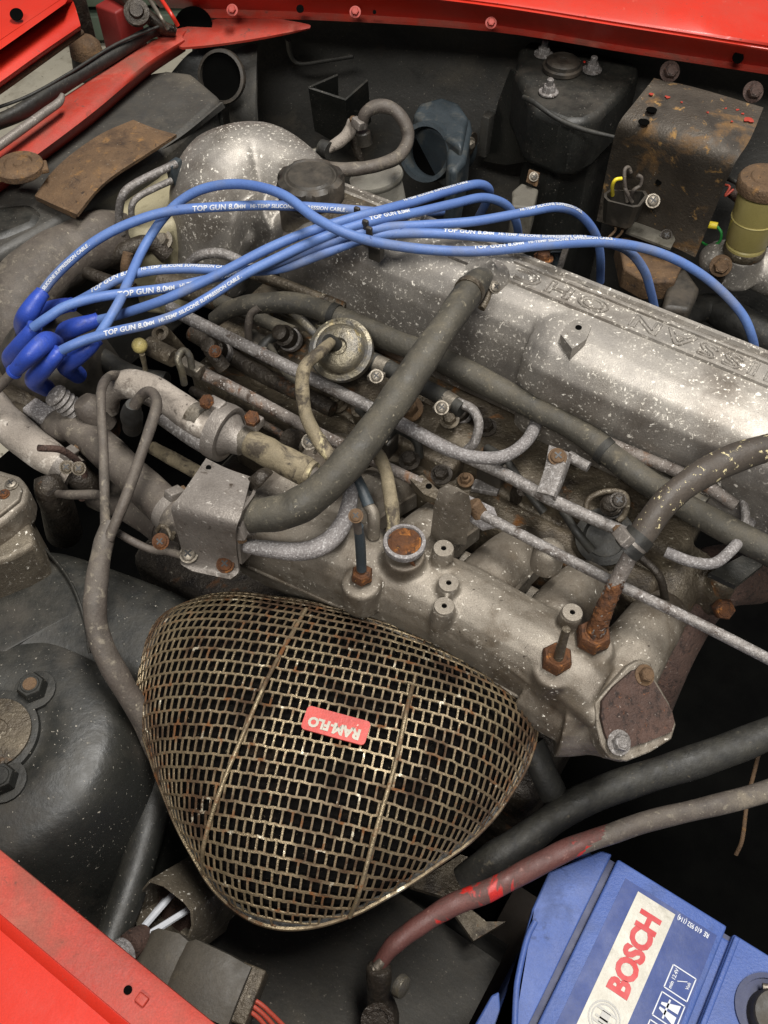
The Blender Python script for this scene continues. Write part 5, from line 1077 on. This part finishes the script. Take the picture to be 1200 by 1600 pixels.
# ================================================================== BATTERY
bt = thing('battery', 'blue car battery with white and blue label at bottom right', 'battery', W(90, 110, -.27))
ZT = -.08
def BQ(x, y, z=ZT): return P(x, y, z)
bc = BQ(960, 1338)
def bw(e, n, z=ZT): return bc+EV*e+NV*n+ZV*(z-ZT)         # e right, n up the label
def slab(name, e0, e1, n0_, n1, z0, z1, m, bev=.0012, par=bt):
    return obj(name, B().box(bw((e0+e1)/2, (n0_+n1)/2, (z0+z1)/2), EV*(e1-e0)/2, NV*(n1-n0_)/2, ZV*(z1-z0)/2, bev), m, par)
slab('case', -.018, .16, -.20, -.003, -.27, ZT-.006, 'batt', .003)
slab('lid_centre', .0022, .0655, -.20, .0, ZT-.008, ZT, 'batt')
lidl = [bw(-.0015, .0005), BQ(940, 1329), BQ(858, 1362), BQ(832, 1420), BQ(806, 1516), BQ(794, 1600), BQ(785, 1700), bw(-.0015, -.2)]
o = obj('lid_side', B().prism(lidl, ZV*-.009), 'batt', bt); mk = o.modifiers.new('edge', 'BEVEL'); mk.width = .001; mk.segments = 2; mk.limit_method = 'ANGLE'
slab('lid_end', .070, .20, -.20, -.001, ZT-.012, ZT-.0015, 'batt')
slab('groove', -.002, .0026, -.198, -.001, ZT-.009, ZT-.0055, 'batt_dark', 0)
slab('groove', .065, .0705, -.198, -.002, ZT-.010, ZT-.0065, 'batt_dark', 0)
slab('lid_ridge', .0705, .0735, -.2, -.002, ZT-.003, ZT, 'batt', .0008)
T('lid_bead', [BQ(836, 1440, ZT+.001), BQ(824, 1466, ZT+.001), BQ(812, 1515, ZT+.001), BQ(806, 1560, ZT+.001), BQ(802, 1680, ZT+.001)], .0016, 'batt', bt)
bandpoly('handle_tab', [(736, 1612), (768, 1555), (780, 1549), (784, 1600), (780, 1660), (730, 1660)], ZT-.003, .01, 'batt', bt, .001)
obj('terminal_well', B().lathe([(.0175, 0), (.0175, .0012), (.0150, .0012), (.0148, -.004)], bw(.098, -.026, ZT-.0012), ZV, 36), 'batt_dark', bt)
tm = obj('terminal', B().lathe([(.0135, -.004), (.0125, .006), (.0115, .0075), (.008, .0075)], bw(.1005, -.028, ZT), ZV, 32), 'plastic_black', bt)
obj('terminal_post', B().lathe([(.0075, 0), (.0068, .011), (.006, .012)], bw(.104, -.030, ZT), ZV, 28), 'steel', bt)
T('terminal_strip', [bw(.090, -.019, ZT+.004), bw(.097, -.0165, ZT+.005), bw(.106, -.020, ZT+.005)], .0018, 'steel', bt)
# label: blue sheet, white band, print
st = slab('label_sheet', .010, .0625, -.2, -.0075, ZT, ZT+.0003, 'sticker', 0)
wbm = slab('label_band', .0185, .0400, -.2, -.010, ZT+.0003, ZT+.0006, 'sticker_white', 0, st)
tl = ZT+.0006
text_plane('lettering', 'BOSCH', .0152, bw(.0346, -.0625, tl), NV, -EV, 'print_red', st, .0007, .94, .0003, width=.0455)
ec = bw(.029, -.0755, tl)
def ringp(c, r, wd, m, name='emblem_ring', n=40):
    a = [c+(EV*math.cos(2*math.pi*i/n)+NV*math.sin(2*math.pi*i/n))*r+ZV*.0003 for i in range(n)]; b_ = [c+(EV*math.cos(2*math.pi*i/n)+NV*math.sin(2*math.pi*i/n))*(r-wd)+ZV*.0003 for i in range(n)]
    return obj(name, B().add(a+b_, [(i, (i+1) % n, n+(i+1) % n, n+i) for i in range(n)]), m, st)
ringp(ec, .0082, .0008, 'print_grey'); ringp(ec, .0066, .0007, 'print_grey')
def bar(e0, n0_, e1, n1, wd, m='print_grey', c=ec, name='emblem_bar', par=st):
    p = c+EV*e0+NV*n0_+ZV*.00035; q = c+EV*e1+NV*n1+ZV*.00035; s_ = (q-p).normalized().cross(ZV)*wd/2
    return obj(name, B().add([p-s_, p+s_, q+s_, q-s_], [(0, 1, 2, 3)]), m, par)
for n_ in (-.0032, .0032): bar(-.0052, n_, .0052, n_, .0012)
bar(0, -.003, 0, .003, .0045); bar(-.0045, -.0008, .0045, -.0008, .0009)
text_plane('lettering', 'RE  610 952 (114)', .0036, bw(.0590, -.0092, tl-.0003), -EV, -NV, 'print', st, .00008, 1.0, .0003, width=.0175)
def icon(ci, ni, sz=.0062):
    c = bw(ci, ni, tl-.0003)
    for a in ((-1, -1, 1, -1), (1, -1, 1, 1), (1, 1, -1, 1), (-1, 1, -1, -1)): bar(a[0]*sz, a[1]*sz, a[2]*sz, a[3]*sz, .0006, 'print', c, 'icon_frame')
    return c
c1 = icon(.0548, -.0395); c2 = icon(.0548, -.0545); c3 = icon(.0548, -.0695)
text_plane('lettering', 'min 12.4V', .0026, c1+EV*-.0028-NV*.0052, NV, -EV, 'print', st, .00006, 1, .0003)
text_plane('lettering', 'Volt', .0022, c1+EV*.0048-NV*.001, NV, -EV, 'print', st, .00005, 1, .0003)
bar(-.0015, .0, .003, .0025, .0004, 'print', c1)
def tri(c, pts, m='print'): return obj('icon_shape', B().add([c+EV*a+NV*b_+ZV*.00035 for a, b_ in pts], [tuple(range(len(pts)))]), m, st)
tri(c2, [(.0045, -.0052), (.0045, -.0008), (-.0045, -.0006), (-.0045, -.0018)]); tri(c2, [(.0045, .0008), (.0045, .0052), (-.0045, .0018), (-.0045, .0006)])
bar(-.0012, -.005, -.0012, .005, .0009, 'print', c2)
tri(c3, [(-.004, -.001), (-.0035, .003), (-.001, .0042), (.004, .0035), (.0045, -.002), (.001, -.003), (-.002, -.0028)])
bar(0, -.0015, 0, .003, .0008, 'sticker', c3+ZV*.0001)
# ================================================================== CABLES BY THE BATTERY
tag(T('thick_black_hose', [(1280, 1110, -.06), (1180, 1155, -.065), (1080, 1190, -.07), (980, 1225, -.075), (890, 1262, -.08), (820, 1310, -.085), (770, 1345, -.09), (720, 1375, -.1)], [28, 30, 31, 31, 31, 33, 32, 26], 'rubber_black', seg=22), 'thick dull black hose in shadow above the red battery cable', 'hose')
rcb = thing('battery_cable', 'scuffed red and grey battery cable running to a bare clamp', 'cable', P(700, 1420, -.06))
T('grey_section', [(1280, 1205, -.05), (1200, 1235, -.05), (1100, 1262, -.05), (1010, 1285, -.05), (940, 1308, -.05), (880, 1330, -.05)], [19, 19.5, 20, 20, 19.5, 17], 'rubber_grey', rcb, seg=20)
T('red_section', [(960, 1301, -.05), (895, 1324, -.05), (830, 1355, -.052), (760, 1394, -.054), (700, 1418, -.056), (650, 1448, -.06), (615, 1478, -.064), (592, 1508, -.07)], [18.8, 20, 20.5, 21, 20.5, 20, 18, 15], 'orange_cable', rcb, seg=20)
T('strands', [P(598, 1500, -.066), P(588, 1512, -.068), P(582, 1516, -.068)], [9, 10, 7], 'steel', rcb)
clp = thing('cable_clamp', 'grey metal battery clamp with brass screw on the cable end', 'terminal clamp', P(595, 1560, -.1))
cast('clamp_casting', B().tube([P(592, 1510, -.068), P(592, 1530, -.074), P(592, 1560, -.084)], X(20, 21, 17)).tube([P(590, 1550, -.082), P(600, 1585, -.092), P(598, 1620, -.1)], X(19, 24, 24)), 'dark_metal', clp, .0012, 3)
obj('clamp_bore', B().lathe([(.0085, 0), (.0085, .0012), (.0055, .0012), (.0052, -.003)], P(590, 1594, -.0815), Vector((0, -.4, .9)), 24), 'dark_metal', clp)
obj('brass_screw', B().lathe([(.0055, 0), (.006, .001), (.0055, .004), (.003, .005)], P(622, 1538, -.074), EV*.8+ZV*.3, 20), 'plated', clp)
tag(obj('inner_strut_plate', B().prism([P(x, y, -.13) for x, y in ((640, 1385), (720, 1335), (790, 1360), (735, 1420), (760, 1440), (790, 1440), (740, 1470), (690, 1400))], ZV*-.006), 'oily'), 'dim grey metal plate in shadow below the air cleaner rim', 'bracket')
tag(T('shadow_hose', [(830, 1160, -.06), (850, 1210, -.07), (875, 1260, -.09)], [26, 28, 26], 'rubber_black'), 'dark hose end right of the air cleaner rim', 'hose')
tag(T('brown_wire', [(1185, 1180, -.12), (1168, 1250, -.13), (1160, 1310, -.14), (1150, 1335, -.15)], 4, 'rust_brown'), 'thin brown wire hanging in the dark behind the battery', 'wire')
# ================================================================== PLUG AND LAMP SOCKET AT BOTTOM LEFT
ls = thing('broken_socket', 'grey metal socket housing with white prongs beneath the air cleaner', 'socket', P(290, 1430, -.09))
sa = (P(248, 1432, -.045)-P(335, 1375, -.075)).normalized(); sc0 = P(312, 1398, -.068)
sring = [(-.5, 1), (.35, 1), (.85, .8), (1, .35), (1, -.6), (.7, -1), (-.6, -1), (-.95, -.7), (-1, .5), (-.8, .9)]
su = (ZV*.75+sa.cross(ZV)*.1); su = (su-sa*su.dot(sa)).normalized(); sv = sa.cross(su).normalized()
def sr_(d, f_): return [sc0+sa*d+(sv*a*.0175+su*b_*.017)*f_ for a, b_ in sring]
obj('housing', B().rings([sr_(-.02, .95), sr_(.0, 1), sr_(.028, 1), sr_(.0285, .94), sr_(.012, .90)]), 'alu_dark', ls, 30)
obj('inner', B().rings([sr_(.010, .9), sr_(.0125, .9)]), 'rust_plate', ls)
for a, b_ in ((-.5, .45), (.45, .3), (.75, -.35)):
    p = sc0+sa*.012+(sv*a*.016+su*b_*.016); q = sc0+sa*.042+(sv*a*.005+su*b_*.008-su*.004); T('prong', [p, q], [.0016, .0018], 'print', ls, seg=8)
obj('core', B().lathe([(.006, 0), (.007, .006), (.0065, .011), (.004, .012)], sc0+sa*.040-su*.004, sa, 20), 'rust_plate', ls)
for d in (.054, .0575): obj('seal_ring', B().lathe([(.0055, -.0014), (.0072, -.0008), (.0072, .0008), (.0055, .0014)], sc0+sa*d-su*.006, sa, 20), 'galv_white', ls)
obj('side_clip', B().box(P(318, 1455, -.075), sa*.014, sv*.006, su*.004, .001), 'alu_dark', ls)
obj('clip_slot', B().box(P(308, 1446, -.069), sa*.003, sv*.003, su*.001, .0004), 'steel', ls)
pg = thing('wiring_plug', 'grey brown two part wiring plug with red wires by the red fender', 'connector', P(310, 1530, -.06))
pa = (P(395, 1560, -.045)-P(225, 1490, -.045)).normalized(); pn = ZV; pv = pn.cross(pa)
def prow(x, y, z, hv, hz): 
    c = P(x, y, z); return [c+pv*a*hv+pn*b_*hz for a, b_ in ((-1, -.8), (-.85, .85), (-.3, 1), (.3, 1), (.85, .85), (1, -.8))]
obj('rear_half', B().rings([prow(222, 1488, -.045, .010, .006), prow(235, 1493, -.043, .0135, .009), prow(268, 1502, -.042, .0135, .0095), prow(286, 1514, -.042, .0125, .009)]), 'brown_plastic', pg, 50)
obj('front_half', B().rings([prow(280, 1513, -.042, .0125, .009), prow(292, 1518, -.041, .0155, .011), prow(345, 1545, -.041, .016, .011), prow(378, 1562, -.042, .0155, .0105)]), 'brown_plastic', pg, 50)
obj('insert', B().box(P(384, 1556, -.044), pa*.006, pv*.0125, pn*.0075, .001), 'oily', pg)
for dx, dy, x2, y2 in ((372, 1572, 440, 1625), (380, 1566, 450, 1612), (388, 1560, 460, 1600)):
    T('red_wire', [(dx, dy, -.042), (dx+18, dy+8, -.042), (dx+40, dy+28, -.046), (x2, y2+20, -.055)], 4.5, 'copper_red', pg)

# hose clamps
def hose_clamp(owner, pts, r, i, grow=1.07, m='zinc'):
    path, rad_ = sweep_path(pts, r); p, t, a, b_ = frames(path)[i]; q = rad_[i]*grow
    obj('clamp_band', B().lathe([(q*.96, -.0032), (q, -.0032), (q*1.01, 0), (q, .0032), (q*.96, .0032)], p, t, 26), m, owner)
    vw = (CAM-p); nn = (vw-t*vw.dot(t)).normalized(); up = nn.cross(t); d = (nn*.75+up*.66).normalized()
    obj('clamp_housing', B().box(p+d*q*1.12, t*.0032, d.cross(t)*.0048, d*.0026, .0008), m, owner)
    bolt(p+d*q*1.12+d.cross(t)*.0046, d.cross(t), .0026, 'rust_brown', owner, 'clamp_screw', False)
hose_clamp(bp1, [(92, 690, .0), (88, 672, .028), (112, 664, .036), (150, 690, .036), (205, 745, .036), (262, 795, .036), (310, 832, .036)], [30, 32, 33, 35, 38, 39, 38], 41)
hose_clamp(bh, bhp, [17, 29, 30, 31, 32, 33, 34.5, 36, 37, 36, 34], 72)
hose_clamp(fhz, [(565, 196, .066), (572, 176, .076), (592, 166, .08), (616, 172, .078), (634, 195, .07), (637, 220, .062), (622, 244, .058), (592, 258, .056), (560, 264, .056), (530, 264, .056), (505, 260, .054)], [10.5, 12, 13, 13, 13, 13, 13, 13, 13, 12.5, 12], 2)
hose_clamp(hth, fh, [27, 27, 27, 28, 28, 28], 4)
hose_clamp(wp, wpp, [38, 37, 36, 34, 32], 27)

# studs, nuts and tabs along the head between the rails
rq = random.Random(21)
for i in range(26):
    e_ = -335+i*12.2+rq.uniform(-4, 4); n_ = rq.choice((306, 314, 322, 331, 338))+rq.uniform(-2, 2); z_ = .004+rq.uniform(-.004, .008)
    kd = i % 4
    if kd == 0: bolt(W(e_, n_, z_), ZV-NV*.2, rq.uniform(.0032, .0048), rq.choice(('dark_metal', 'rust_brown', 'oily')), eng, 'head_nut', True, .006)
    elif kd == 1: obj('head_tab', B().box(W(e_, n_, z_), (EV+NV*rq.uniform(-.4, .4)).normalized()*.008, (NV-EV*.2).normalized()*.004, ZV*.002, .0008), rq.choice(('oily', 'galv', 'dark_metal')), eng)
    elif kd == 2: T('head_stub', [W(e_, n_, z_-.01), W(e_+1, n_-1, z_+.006), W(e_+5, n_-5, z_+.012)], [.004, .004, .0036], rq.choice(('rubber', 'dark_metal', 'oily')), eng, seg=12)
    else: obj('head_lump', B().ball(W(e_, n_, z_-.002), .0075, (1.3, .9, .7), 16), 'oily', eng)
